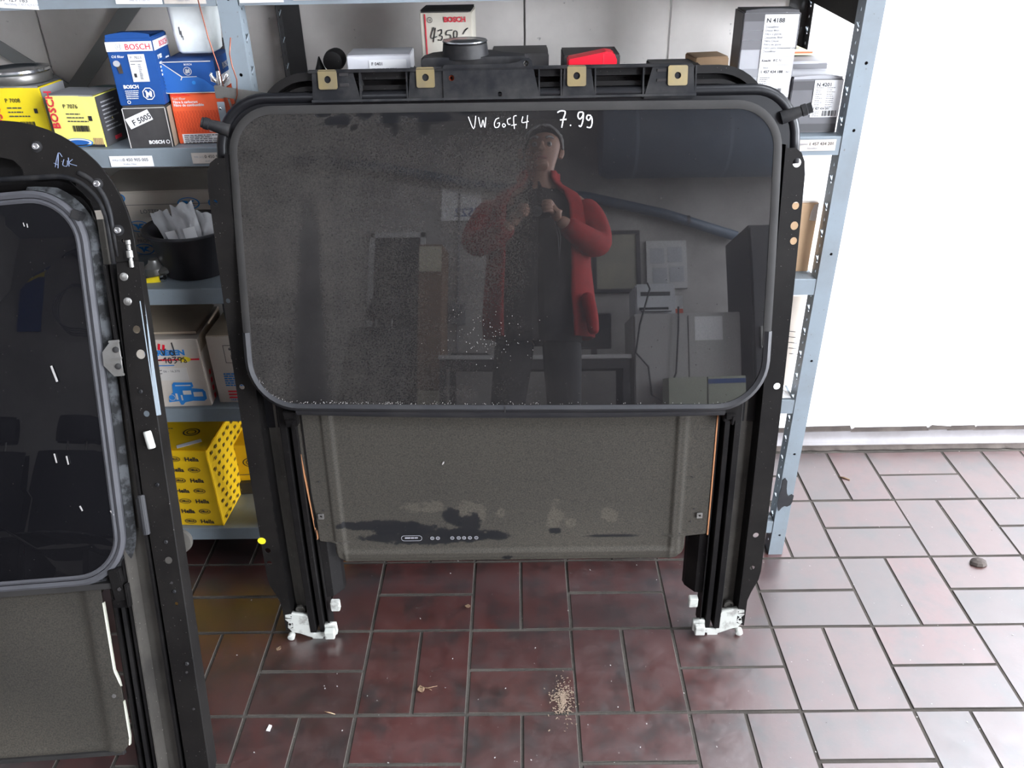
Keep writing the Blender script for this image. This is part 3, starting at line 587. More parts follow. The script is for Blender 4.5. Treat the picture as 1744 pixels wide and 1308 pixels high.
# middle of the upper shelf
G_ = carton('spare_part_carton', 'beige carton with red stripe and handwritten price 43,50', (-0.122, 1.552, 0.915), radians(-2), 0.089, 0.085, 0.187, M_beige, flapmat=M_blackbox)
patch('dark_top', [(-0.0435, 0.001), (0.0435, 0.001), (0.0435, 0.084), (-0.0435, 0.084)], (0, 0, 0.1902), 'top', M_blackbox, G_)
rects('red_stripe', [(-0.0365, 0.001, 0.0022, 0.184)], (0, -0.0018, 0), 'front', M_red, G_)
text('BOSCH', 0.0115, (-0.003, -0.0024, 0.172), 'front', M_red, G_, bold=0.0004)
flatring('round_mark', (-0.0275, -0.0024, 0.1755), 'front', 0.0038, 0.0048, M_greydk, G_); text('H', 0.0065, (-0.0297, -0.0024, 0.1732), 'front', M_greydk, G_)
strokes('handwriting', [[(-0.021, 0.164), (-0.027, 0.147), (-0.016, 0.149)], [(-0.018, 0.163), (-0.023, 0.140)], [(-0.014, 0.158), (-0.008, 0.160), (-0.008, 0.154), (-0.012, 0.151), (-0.007, 0.149), (-0.009, 0.143), (-0.015, 0.144)], [(-0.0035, 0.145), (-0.0045, 0.142)],
    [(0.011, 0.159), (0.002, 0.158), (0.000, 0.152), (0.007, 0.151), (0.007, 0.145), (0.000, 0.145)], [(0.013, 0.147), (0.014, 0.157), (0.019, 0.156), (0.018, 0.148), (0.013, 0.147)], [(0.029, 0.152), (0.033, 0.158), (0.038, 0.162)]],
    lambda x, y: Vector((x, -0.0022, y)), 0.00085, M_ink, G_)

H_ = carton('small_carton', 'flat light grey carton with white label F 0401', (-0.2305, 1.468, 1.018), radians(1.5), 0.105, 0.078, 0.029, pm('pale_grey_carton', (0.55, 0.55, 0.57), 0.5), flapmat=M_greylt)
rects('white_label', [(-0.016, 0.002, 0.062, 0.021)], (0, -0.0018, 0), 'front', M_paper, H_)
text('F 0401', 0.007, (-0.012, -0.0024, 0.0145), 'front', M_ink, H_, bold=0.0001)
rects('small_print', [(x-0.012, y+0.008, w_, 0.0018) for x, y, w_, _ in small_print(0.05, 2, 0.005, 0.001, R)], (0, -0.0024, 0), 'front', M_greymd, H_)
carton('block', 'dark carton under the flat grey carton, behind the sunroof brackets', (-0.2305, 1.47, 0.915), 0, 0.10, 0.09, 0.1005, M_blackbox)
g = tag(empty('hose_connector', (-0.318, 1.50, 0.915)), 'black hose connector beside the flat grey carton', 'pipe fitting')
MB().lathe([(0.012, 0), (0.014, 0.004), (0.014, 0.10)], 20, Matrix.Translation((-0.002, 0.01, 0))).build('stem', M_black, g, smooth=40)
MB().lathe([(0.010, -0.02), (0.017, -0.018), (0.018, 0.0), (0.016, 0.018), (0.010, 0.02)], 22, Matrix.Translation((0.008, 0, 0.122)) @ Matrix.Rotation(pi/2, 4, 'X')).build('elbow', M_black, g, smooth=40)
MB().lathe([(0.010, 0), (0.006, 0.010), (0.001, 0.024)], 14, Matrix.Translation((-0.018, 0, 0.104))).build('spike', M_black, g, smooth=40)
MB().lathe([(0.003, 0), (0.003, 0.006)], 10, Matrix.Translation((-0.004, -0.012, 0.106)) @ Matrix.Rotation(pi/2, 4, 'X')).build('screw', M_chrome, g)

carton('block', 'dark flat carton right behind the sunroof motor', (0.005, 1.56, 0.915), 0, 0.10, 0.10, 0.115, M_blackbox)
carton('block', 'dark carton behind the red plastic wedge', (0.128, 1.53, 0.915), 0, 0.098, 0.09, 0.116, M_blackbox)
rw = tag(MB().sweep([[Vector((x, y, z)) for x, z in ((0.083, 0.999), (0.163, 0.999), (0.163, 1.036), (0.158, 1.0465), (0.145, 1.0485), (0.083, 1.0375))] for y in (1.452, 1.495)], closed=True).build('plastic_wedge', M_redplas, bevel=0.002), 'red plastic wedge lying behind the third bracket', 'wedge')
rects('inner_fold', [(0.140, 1.006, 0.0012, 0.040)], (0, 1.4515, 0), 'front', M_red, rw)
carton('block', 'dark flat carton carrying the red plastic wedge', (0.123, 1.44, 0.915), 0, 0.10, 0.085, 0.083, M_blackbox)
carton('block', 'dark flat carton left of the tall N 4188 carton', (0.275, 1.50, 0.915), 0, 0.085, 0.10, 0.096, M_blackbox)
kx = carton('small_carton', 'small brown carton peeking out left of the tall N 4188 carton', (0.343, 1.56, 0.915), radians(8), 0.06, 0.06, 0.104, M_card)
rects('yellow_print', [(-0.015, 0.055, 0.03, 0.030)], (0, -0.0018, 0), 'front', M_yellow, kx)

# right end of the upper shelf
I_ = carton('filter_carton', 'tall grey striped filter carton with white label N 4188', (0.408, 1.452, 0.915), radians(-2.5), 0.088, 0.072, 0.188, M_greylt, lift=0.005, flapmat=M_greydk)
rects('grey_band', [(-0.0435, 0.1755, 0.088, 0.012)], (0, -0.0017, 0), 'front', M_greydk, I_)
for k in range(3): rects('grey_band', [(-0.0435, 0.162-0.0145*k, 0.088, 0.0135)], (0, -0.0016, 0), 'front', M_greymd, I_)
for q_ in ((-0.0435, 0.090, 0.088, 0.013), (-0.0435, 0.0, 0.088, 0.045)): rects('grey_band', [q_], (0, -0.0016, 0), 'front', M_greybox, I_)
patch('dark_side', [(0.001, 0.001), (0.071, 0.001), (0.071, 0.187), (0.001, 0.187)], (-0.0453, 0.072, 0), Matrix.Rotation(-pi/2, 4, 'Z') @ Matrix.Rotation(pi/2, 4, 'X'), M_greydk, I_)
rects('white_label', [(-0.0115, 0.058, 0.0535, 0.1275)], (0, -0.0022, 0), 'front', M_paper, I_)
text('N 4188', 0.0095, (-0.0085, -0.0029, 0.1735), 'front', M_ink, I_, bold=0.0002)
for k, s in enumerate(('Dieselfilter', 'Diesel filter', 'Filtre à gazole', 'Dieselolie filter', 'Filtro Diesel', 'Filtro de gasoil', 'Filtro para combustível Diesel', 'Dieselfilter')):
    text(s, 0.0047, (-0.0085, -0.0029, 0.1655-0.0053*k), 'front', M_greymd, I_)
text('Knecht   KC 11', 0.0050, (-0.0085, -0.0029, 0.1145), 'front', M_ink, I_, bold=0.0001)
rects('label_rule', [(-0.0085, 0.1215, 0.047, 0.0003), (-0.0085, 0.109, 0.047, 0.0003)], (0, -0.0029, 0), 'front', M_greymd, I_)
text('1 Stück', 0.0042, (-0.0085, -0.0029, 0.1035), 'front', M_greymd, I_)
text('1 457 434 188', 0.0062, (-0.0085, -0.0029, 0.0965), 'front', M_ink, I_, bold=0.00015)
text('-463', 0.0042, (0.031, -0.0029, 0.0968), 'front', M_greymd, I_)
rects('small_print', [(x*0.5-0.0085, y*0.5+0.089, w_*0.5, 0.001) for x, y, w_, _ in small_print(0.036, 6, 0.006, 0.001, R)], (0, -0.0029, 0), 'front', M_greymd, I_)
rects('barcode', [(x, 0, w2, 0.012) for x, _, w2, _ in barcode(0.032, 0.012, R)], (-0.0035, -0.0029, 0.0605), 'front', M_ink, I_)

J_ = carton('filter_carton', 'grey striped filter carton labelled N 4201 beside the right post', (0.4945, 1.443, 0.915), radians(-1), 0.083, 0.085, 0.087, M_greymd, lift=0.0045, flapmat=M_greylt)
for q_ in ((-0.0405, 0.070, 0.081, 0.014), (-0.0405, 0.003, 0.081, 0.012)): rects('grey_band', [q_], (0, -0.0016, 0), 'front', M_greydk, J_)
rects('grey_band', [(-0.0405, 0.030, 0.081, 0.011)], (0, -0.0016, 0), 'front', M_greylt, J_)
rects('white_label', [(-0.0055, 0.026, 0.0465, 0.0595)], (0, -0.0022, 0), 'front', M_paper, J_)
text('N 4201', 0.0082, (-0.002, -0.0029, 0.0755), 'front', M_ink, J_, bold=0.0002)
rects('small_print', [(x*0.5-0.002, y*0.5+0.073, w_*0.5, 0.0009) for x, y, w_, _ in small_print(0.026, 10, 0.0068, 0.001, R)]+[(x*0.5+0.016, y*0.5+0.073, w_*0.5, 0.0009) for x, y, w_, _ in small_print(0.028, 10, 0.0068, 0.001, R)], (0, -0.0029, 0), 'front', M_greymd, J_)
text('1 457 434 201', 0.0047, (-0.0028, -0.0029, 0.0385), 'front', M_ink, J_, bold=0.0001)
rects('barcode', [(x, 0, w2, 0.009) for x, _, w2, _ in barcode(0.022, 0.01, R)], (0.014, -0.0029, 0.0278), 'front', M_ink, J_)
rects('small_print', [(x*0.5-0.003, y*0.5+0.035, w_*0.5, 0.0009) for x, y, w_, _ in small_print(0.024, 5, 0.005, 0.001, R)], (0, -0.0029, 0), 'front', M_greymd, J_)
carton('filter_carton', 'flat pale grey carton lying behind the N 4201 carton', (0.498, 1.545, 0.915), radians(2), 0.088, 0.11, 0.094, M_greymd, flapmat=M_greylt, lift=0.003)
yw = tag(MB().sweep([[Vector((x, y, z)) for x, z in ((0.452, 1.0145), (0.540, 1.0145), (0.520, 1.022), (0.485, 1.036), (0.452, 1.040))] for y in (1.60, 1.64)], closed=True).build('folded_leaflet', pm('yellowed_paper', (0.66, 0.60, 0.36), 0.7), bevel=0.001), 'folded yellowish leaflet on the flat grey carton', 'leaflet')
rects('print_line', [(0.455, 1.0175, 0.075, 0.003)], (0, 1.5995, 0), 'front', M_orange, yw)

# ---------------- second shelf
L_ = carton('large_carton', 'pale carton with blue oval logos behind the black bucket', (-0.640, 1.60, 0.658), radians(2), 0.40, 0.16, 0.128, M_cardlt, flapmat=M_cardlt, bulge=0.002)
for (x, z, r) in ((-0.118, 0.060, 0.021), (-0.150, 0.118, 0.020), (-0.010, 0.104, 0.022), (0.050, 0.104, 0.022), (-0.030, 0.060, 0.021), (0.03, 0.02, 0.021), (-0.118, 0.012, 0.021), (0.12, 0.06, 0.021)):
    flatring('oval_logo', (x, -0.0034, z), 'front', r*0.86, r, M_blueprint, L_, 0.55)
    patch('logo_mark', [(-r*0.6, r*0.28), (-r*0.05, r*0.2), (-r*0.05, -r*0.05), (r*0.1, r*0.25), (r*0.6, r*0.25), (r*0.15, 0), (r*0.6, -r*0.28), (r*0.05, -r*0.15), (-r*0.1, -r*0.35), (-r*0.25, 0)], (x, -0.0034, z), 'front', M_blueprint, L_)
text('LÖTTEN', 0.011, (-0.108, -0.0034, 0.086), 'front', M_greymd, L_); text('TO', 0.011, (-0.092, -0.0034, 0.073), 'front', M_greymd, L_)
text('LOTTO', 0.011, (-0.125, -0.0034, 0.038), 'front', M_greymd, L_); text('PRONOCU', 0.010, (-0.128, -0.0034, 0.026), 'front', M_greymd, L_)
rects('tape_seam', [(-0.195, 0.103, 0.39, 0.0010)], (0, -0.0034, 0), 'front', M_greymd, L_)
bk = tag(empty('bucket', (-0.622, 1.512, 0.658)), 'black plastic bucket of plastic bags on the left shelf', 'bucket')
tlt = Matrix.Rotation(radians(3), 4, 'Y')
MB().lathe([(0.058, 0.0), (0.062, 0.002), (0.064, 0.010), (0.078, 0.082), (0.0795, 0.084), (0.087, 0.085), (0.0885, 0.088), (0.086, 0.0905), (0.078, 0.0895), (0.0755, 0.084), (0.060, 0.006)], 48, None, True).build('pail', M_bucket, bk, smooth=35)
for k, (pts, mt) in enumerate((([(-0.062, -0.02, 0.118), (-0.020, -0.035, 0.132), (0.012, -0.062, 0.070), (-0.022, -0.060, 0.064)], M_film), ([(-0.020, -0.030, 0.134), (0.020, -0.020, 0.140), (0.044, -0.058, 0.072), (0.008, -0.066, 0.066)], M_film), ([(0.016, -0.01, 0.120), (0.055, -0.01, 0.112), (0.070, -0.040, 0.074), (0.030, -0.062, 0.070)], M_film))):
    P_ = [Vector(p) for p in pts]
    bg_ = MB(); sd_ = R.uniform(0, 9)
    bg_.grid(lambda u, v: (P_[0].lerp(P_[1], u)).lerp(P_[3].lerp(P_[2], u), v)+Vector((0, 0.010*noise.noise(Vector((u*3+sd_, v*3, 1))), 0.006*noise.noise(Vector((u*4, v*4+sd_, 5))))), 12, 12)
    bag = tag(bg_.build('plastic_bag', mt, None, smooth=True), ('left clear plastic bag sticking out of the black bucket', 'middle clear plastic bag folded over the bucket rim', 'small clear plastic bag at the right in the bucket')[k], 'bag', 'clear bags in the black bucket')
    bag.location = bk.location
    if k < 2: 
        ps = MB(); ps.grid(lambda u, v: (P_[0].lerp(P_[1], 0.3+0.55*u)).lerp(P_[3].lerp(P_[2], 0.25+0.55*u), 0.55+0.38*v)+Vector((0, -0.004, 0.001)), 4, 4); ps.build('paper_slip', M_paper, bag, smooth=True)
tg = tag(empty('tube', (-0.678, 1.452, 0.663)), 'yellow tube with metal cap in front of the bucket', 'tube')
mt_ = Matrix.Rotation(radians(80), 4, 'Y')
MB().lathe([(0.0045, -0.05), (0.006, -0.045), (0.006, 0.0), (0.005, 0.004)], 14, mt_).build('barrel', M_yellow, tg, smooth=40)
MB().lathe([(0.005, 0.004), (0.0068, 0.005), (0.0068, 0.012), (0.004, 0.013)], 14, mt_).build('cap', M_chrome, tg, smooth=40)
g = tag(empty('pump_part', (-0.690, 1.475, 0.658)), 'dusty metal pump part lying left of the bucket', 'machine part')
MB().lathe([(0.016, 0), (0.020, 0.004), (0.020, 0.022), (0.012, 0.028), (0.009, 0.036)], 20).build('housing', M_alu, g, smooth=40)
MB().lathe([(0.008, 0), (0.008, 0.02)], 14, Matrix.Translation((0.012, -0.01, 0.014)) @ Matrix.Rotation(radians(70), 4, 'Y')).build('port', M_alu, g, smooth=40)
K_ = carton('large_carton', 'brown cardboard carton at the right end of the second shelf', (0.425, 1.452, 0.658), 0, 0.218, 0.20, 0.131, M_card, flapmat=M_cardlt, lift=0.004)
patch('torn_tape', [(0.095, 0.10), (0.107, 0.098), (0.108, 0.132), (0.10, 0.128), (0.096, 0.115)], (0, -0.0022, 0), 'front', M_cardlt, K_)
wf = MB(); wf.grid(lambda u, v: Vector((0.44+0.105*u, 1.452+0.10*v, 0.793+0.010*(1-u)*v+0.003*sin(5*u))), 8, 4)
tag(wf.build('paper_sheet', M_paper, None, smooth=True), 'loose white paper sheet on the brown cardboard carton', 'paper')

# ---------------- third shelf
Mf = carton('starter_carton', 'pale carton with a blue starter motor picture and handwriting', (-0.700, 1.4235, 0.400), radians(1.5), 0.156, 0.15, 0.150, M_cardlt, flap=False, bulge=0.0015)
fl = MB(); fl.grid(lambda u, v: Vector((-0.075+0.15*u, 0.012+0.125*v, 0.153+0.006*v+0.012*(1-u)*0.3+0.010*u*(1-v)*0.3)), 6, 5); fl.grid(lambda u, v: Vector((-0.075+0.15*u, 0.012+0.125*v, 0.1575+0.006*v+0.012*(1-u)*0.3+0.010*u*(1-v)*0.3)), 6, 5)
fl.grid(lambda u, v: Vector((-0.075+0.15*u, 0.012, 0.153+0.0036*(1-u)+0.003*u+0.0045*v)), 6, 1)
fl.build('top_flap', M_cardin, Mf)
MB().grid(lambda u, v: Vector((0.079+0.004*v, 0.004+0.13*u, 0.12+0.036*v)), 4, 2).build('side_flap', M_cardin, Mf, fix=False)
f = lambda x, y: Vector((x, -0.0028, y))
text('FRIESEN', 0.0155, (-0.012, -0.0022, 0.1175), 'front', M_blueprint, Mf, bold=0.0008, sx=1.12)
rects('red_stripes', [(0.0085*k, 0, 0.0040, 0.013) for k in range(4)], (-0.016, -0.0022, 0.1345), 'front', M_redplas, Mf, -14)
patch('letter_block', [(-0.026, 0.0), (-0.004, 0.0), (-0.002, 0.020), (-0.012, 0.022), (-0.020, 0.024), (-0.026, 0.022)], (0, -0.0020, 0.108), 'front', M_blueprint, Mf)
rects('red_rule', [(-0.020, 0.1055, 0.095, 0.0035)], (0, -0.0020, 0), 'front', M_redplas, Mf)
patch('yellow_spot', [(p[0]*0.0115, p[1]*0.006) for p in circ(0, 0, 1, 14)], (0.047, -0.0024, 0.1075), 'front', M_yellow, Mf)
rects('blue_line', [(-0.014, 0.094, 0.038, 0.002)], (0, -0.0020, 0), 'front', M_blueprint, Mf)
strokes('handwriting', [[(-0.022, 0.137), (-0.014, 0.1365)], [(-0.007, 0.130), (-0.010, 0.122), (-0.006, 0.118), (-0.002, 0.124), (-0.006, 0.130)], [(0.006, 0.131), (0.010, 0.118), (0.013, 0.130), (0.016, 0.131)], [(0.030, 0.121), (0.025, 0.127), (0.022, 0.121), (0.026, 0.117), (0.031, 0.124), (0.030, 0.145), (0.031, 0.117)],
   [(-0.014, 0.112), (-0.016, 0.100), (-0.010, 0.101), (-0.010, 0.111), (-0.014, 0.112)], [(-0.006, 0.107), (0.003, 0.107)], [(0.006, 0.107), (0.011, 0.113), (0.010, 0.101)], [(0.017, 0.112), (0.015, 0.103), (0.020, 0.101), (0.021, 0.110), (0.017, 0.112)], [(0.024, 0.113), (0.031, 0.113), (0.027, 0.108), (0.031, 0.104), (0.026, 0.100)], [(0.041, 0.112), (0.035, 0.112), (0.036, 0.107), (0.041, 0.108), (0.041, 0.112), (0.039, 0.101)], [(0.047, 0.113), (0.043, 0.110), (0.048, 0.108), (0.045, 0.102), (0.050, 0.102), (0.048, 0.108)]], f, 0.0009, M_ink, Mf)
rects('white_sticker', [(-0.014, 0.062, 0.060, 0.027)], (0, -0.0020, 0), 'front', M_wear, Mf)
text('06 - 16,370', 0.0070, (0.000, -0.0026, 0.080), 'front', M_greymd, Mf)
strokes('handwriting', [[(-0.011, 0.067), (-0.010, 0.085)], [(-0.011, 0.084), (-0.002, 0.085)], [(-0.010, 0.077), (-0.003, 0.078)]], f, 0.0007, M_greydk, Mf)
st_ = [(-0.004, 0.012), (-0.002, 0.026), (0.008, 0.034), (0.010, 0.052), (0.014, 0.057), (0.050, 0.056), (0.051, 0.047), (0.046, 0.043), (0.068, 0.040), (0.072, 0.034), (0.072, 0.018), (0.066, 0.013), (0.044, 0.014), (0.028, 0.011), (0.022, 0.005), (0.018, 0.006), (0.016, 0.014)]
patch('motor_picture', st_, (0, -0.0020, 0), 'front', M_blueprint, Mf)
rects('picture_highlight', [(0.016, 0.049, 0.030, 0.002), (0.028, 0.029, 0.016, 0.009), (0.048, 0.024, 0.018, 0.010), (0.012, 0.018, 0.004, 0.014), (0.022, 0.016, 0.003, 0.012)], (0, -0.0026, 0), 'front', M_wear, Mf)
flatring('picture_flange', (0.004, -0.0026, 0.023), 'front', 0.006, 0.007, M_wear, Mf)
rects('tape_marks', [(0.02, 0.06-0.018*k, 0.008, 0.010) for k in range(4)], (0.0795, 0, 0), 'right', M_redplas, Mf)
N_ = carton('starter_carton', 'pale carton with barcode label right of the starter motor carton', (-0.535, 1.436, 0.400), radians(-1), 0.150, 0.16, 0.149, M_cardlt, flapmat=M_cardin)
rects('label_frame', [(-0.044, 0.092, 0.03, 0.0008), (-0.044, 0.130, 0.03, 0.0008), (-0.044, 0.092, 0.0008, 0.038)], (0, -0.0022, 0), 'front', M_ink, N_)
text('601', 0.008, (-0.034, -0.0022, 0.120), 'front', M_ink, N_, bold=0.0003)
rects('barcode', [(x, 0, w2, 0.010) for x, _, w2, _ in barcode(0.016, 0.01, R)], (-0.032, -0.0022, 0.100), 'front', M_ink, N_)
rects('blue_print', [(x-0.054, y+0.066, w_, 0.0026) for x, y, w_, _ in small_print(0.055, 6, 0.0052, 0.002, R)], (0, -0.0022, 0), 'front', M_blueprint, N_)
rects('red_bars', [(-0.052, 0.026-0.007*k, 0.024, 0.003) for k in range(3)], (0, -0.0022, 0), 'front', M_redplas, N_)
text('FRIESEN', 0.011, (-0.032, -0.0022, 0.019), 'front', M_blueprint, N_, bold=0.0004, shear=0.3)
text('14.8 BRK', 0.006, (-0.050, -0.0022, 0.006), 'front', M_blueprint, N_)
ty = tag(empty('rubber_wheel', (-0.540, 1.462, 0.5515)), 'black rubber wheel lying on the barcode carton behind the sunroof rail', 'wheel')
TM = Matrix.Translation((0, 0, 0.046)) @ Matrix.Rotation(radians(80), 4, 'Y')
MB().lathe([(0.020, -0.016), (0.038, -0.018), (0.045, -0.013), (0.0465, 0), (0.045, 0.013), (0.038, 0.018), (0.020, 0.016)], 32, TM).build('tyre', M_rubber, ty, smooth=40)
MB().lathe([(0.006, -0.020), (0.019, -0.018), (0.019, 0.018), (0.006, 0.020)], 20, TM).build('hub', M_alu, ty, smooth=40)
O_ = carton('large_carton', 'torn pale carton at the right end of the third shelf', (0.445, 1.470, 0.400), radians(1), 0.19, 0.16, 0.20, M_cardlt, flapmat=M_paper)
rects('torn_print', [(0.055+0.005*k, 0.135-0.012*k, 0.018, 0.0012) for k in range(5)], (0, -0.003, 0), 'front', M_ink, O_, -8)
patch('orange_mark', [(0.060, 0.070), (0.076, 0.072), (0.074, 0.082), (0.062, 0.080)], (0, -0.003, 0), 'front', M_orange, O_)
ps = MB(); ps.grid(lambda u, v: Vector((0.455+0.077*u, 1.420+0.05*v, 0.4015+(0.052*(1-u)**1.3)*v+0.001)), 8, 5)
tag(ps.build('paper_sheet', M_paper, None, smooth=True), 'curled white paper corner on the third shelf by the right post', 'paper')

# ---------------- bottom shelf
P_h = carton('large_carton', 'big yellow carton with black oval logos on the bottom shelf', (-0.754, 1.428, 0.093), radians(-3), 0.196, 0.20, 0.198, M_hella, flap=False, bulge=0.003)
pos = []
for r in range(7):
    z = 0.180-0.0275*r
    for c in range(-1, 5):
        x = -0.090+0.0255*2*0.62*c*1.0+(0.0 if r % 2 == 0 else 0.0316)
        x = -0.1200+0.0740*c+(0.0 if r % 2 == 0 else 0.0370)
        xo = x+0.0370
        if -0.088 < x < 0.088:
            flatring('oval_logo', (x, -0.0036, z), 'front', 0.0117, 0.0131, M_ink, P_h, 0.52); flatring('oval_logo', (x, -0.0036, z), 'front', 0.0098, 0.0106, M_ink, P_h, 0.50)
            text('HELLA', 0.0069, (x, -0.0038, z-0.0024), 'front', M_ink, P_h, bold=0.0003, align='CENTER', sx=0.78)
        if -0.082 < xo < 0.080: text('Hella', 0.0142, (xo, -0.0038, z-0.0050), 'front', M_ink, P_h, bold=0.0004, align='CENTER')
fb = MB(); fb.grid(lambda u, v: Vector((-0.097+0.196*u, 0.001+0.13*v, 0.2005+0.010*v*v+0.002*sin(6*u)*v)), 10, 6); fb.grid(lambda u, v: Vector((-0.097+0.196*u, 0.001+0.13*v, 0.2025+0.010*v*v+0.002*sin(6*u)*v)), 10, 6)
fb.build('top_flap', M_hella, P_h, smooth=40)
rects('small_print', [(x-0.090, 0.030+0.0095*k, w_, 0.0022) for k in range(8) for x, _, w_, _ in small_print(0.095, 1, 0.01, 0.001, R)], (0, 0, 0.2075), Matrix.Identity(4), M_greydk, P_h)
flatring('oval_logo', (0.048, 0.055, 0.2085), 'top', 0.015, 0.018, M_ink, P_h, 0.8); flatring('oval_logo', (0.048, 0.055, 0.2085), 'top', 0.008, 0.0105, M_ink, P_h, 0.8)
rects('clear_tape', [(-0.002, 0.0, 0.050, 0.012)], (0.04, 0.002, 0.2035), Matrix.Rotation(radians(22), 4, 'Z'), M_paper, P_h, 10)
pr = MB()
for r in range(9):
    for c in range(8): pr.box(0.1012, 0.1016, 0.012+0.024*c+(0.012 if r % 2 else 0), 0.022+0.024*c+(0.012 if r % 2 else 0), 0.012+0.021*r, 0.018+0.021*r)
pr.build('side_logos', pm('dark_ochre_print', (0.10, 0.06, 0.008), 0.6), P_h, fix=False)['kind'] = 'stuff'
Q_ = carton('large_carton', 'yellow carton in the shade behind the big yellow carton', (-0.560, 1.55, 0.125), radians(4), 0.19, 0.16, 0.098, M_hella, flap=False)
flatring('oval_logo', (-0.052, -0.003, 0.052), 'front', 0.020, 0.0225, M_ink, Q_, 0.6); flatring('oval_logo', (-0.052, -0.003, 0.052), 'front', 0.013, 0.015, M_ink, Q_, 0.6)
rects('print_line', [(-0.09, 0.018, 0.18, 0.0015)], (0, -0.003, 0), 'front', M_greydk, Q_)
carton('block', 'dark flat carton under the shaded yellow carton', (-0.560, 1.54, 0.093), radians(4), 0.19, 0.17, 0.030, M_blackbox)

# ------------------------------------------------------------------ main sunroof assembly leaning on the rack
CX = -0.0225
def prof_y(z): return 1.185+0.06*z+0.08*z*z
def F(x, z, off=0.0):
    m = 0.06+0.16*z; l = sqrt(1+m*m)
    return Vector((x+CX, prof_y(z)-off/l, z+off*m/l))
sun = tag(empty('sunroof_assembly', (0, 0, 0)), 'large black car sunroof assembly with glass panel marked in white, leaning on the rack', 'sunroof')
def Fp(u, v, w): return F(u, v, w)
def railsweep(name, sec, z0, z1, mat, mir, n=40, closed=False, smooth=False):
    b = MB(); b.sweep([[F(mir*x, z0+(z1-z0)*k/n, o) for x, o in sec] for k in range(n+1)], closed=closed)
    return b.build(name, mat, sun, smooth=smooth)
HL = {-1: [(-0.4605, 0.549, .0048), (-0.4675, 0.238, .0062), (-0.4605, 0.216, .0055), (-0.4615, 0.187, .005), (-0.462, 0.858, .004), (-0.463, 0.70, .004)],
      1: [(0.4565, 0.903, .0068), (0.4605, 0.838, .0058), (0.4615, 0.807, .0064), (0.4625, 0.783, .0058), (0.4595, 0.536, .006), (0.4525, 0.237, .0055), (0.4535, 0.163, .0048)]}
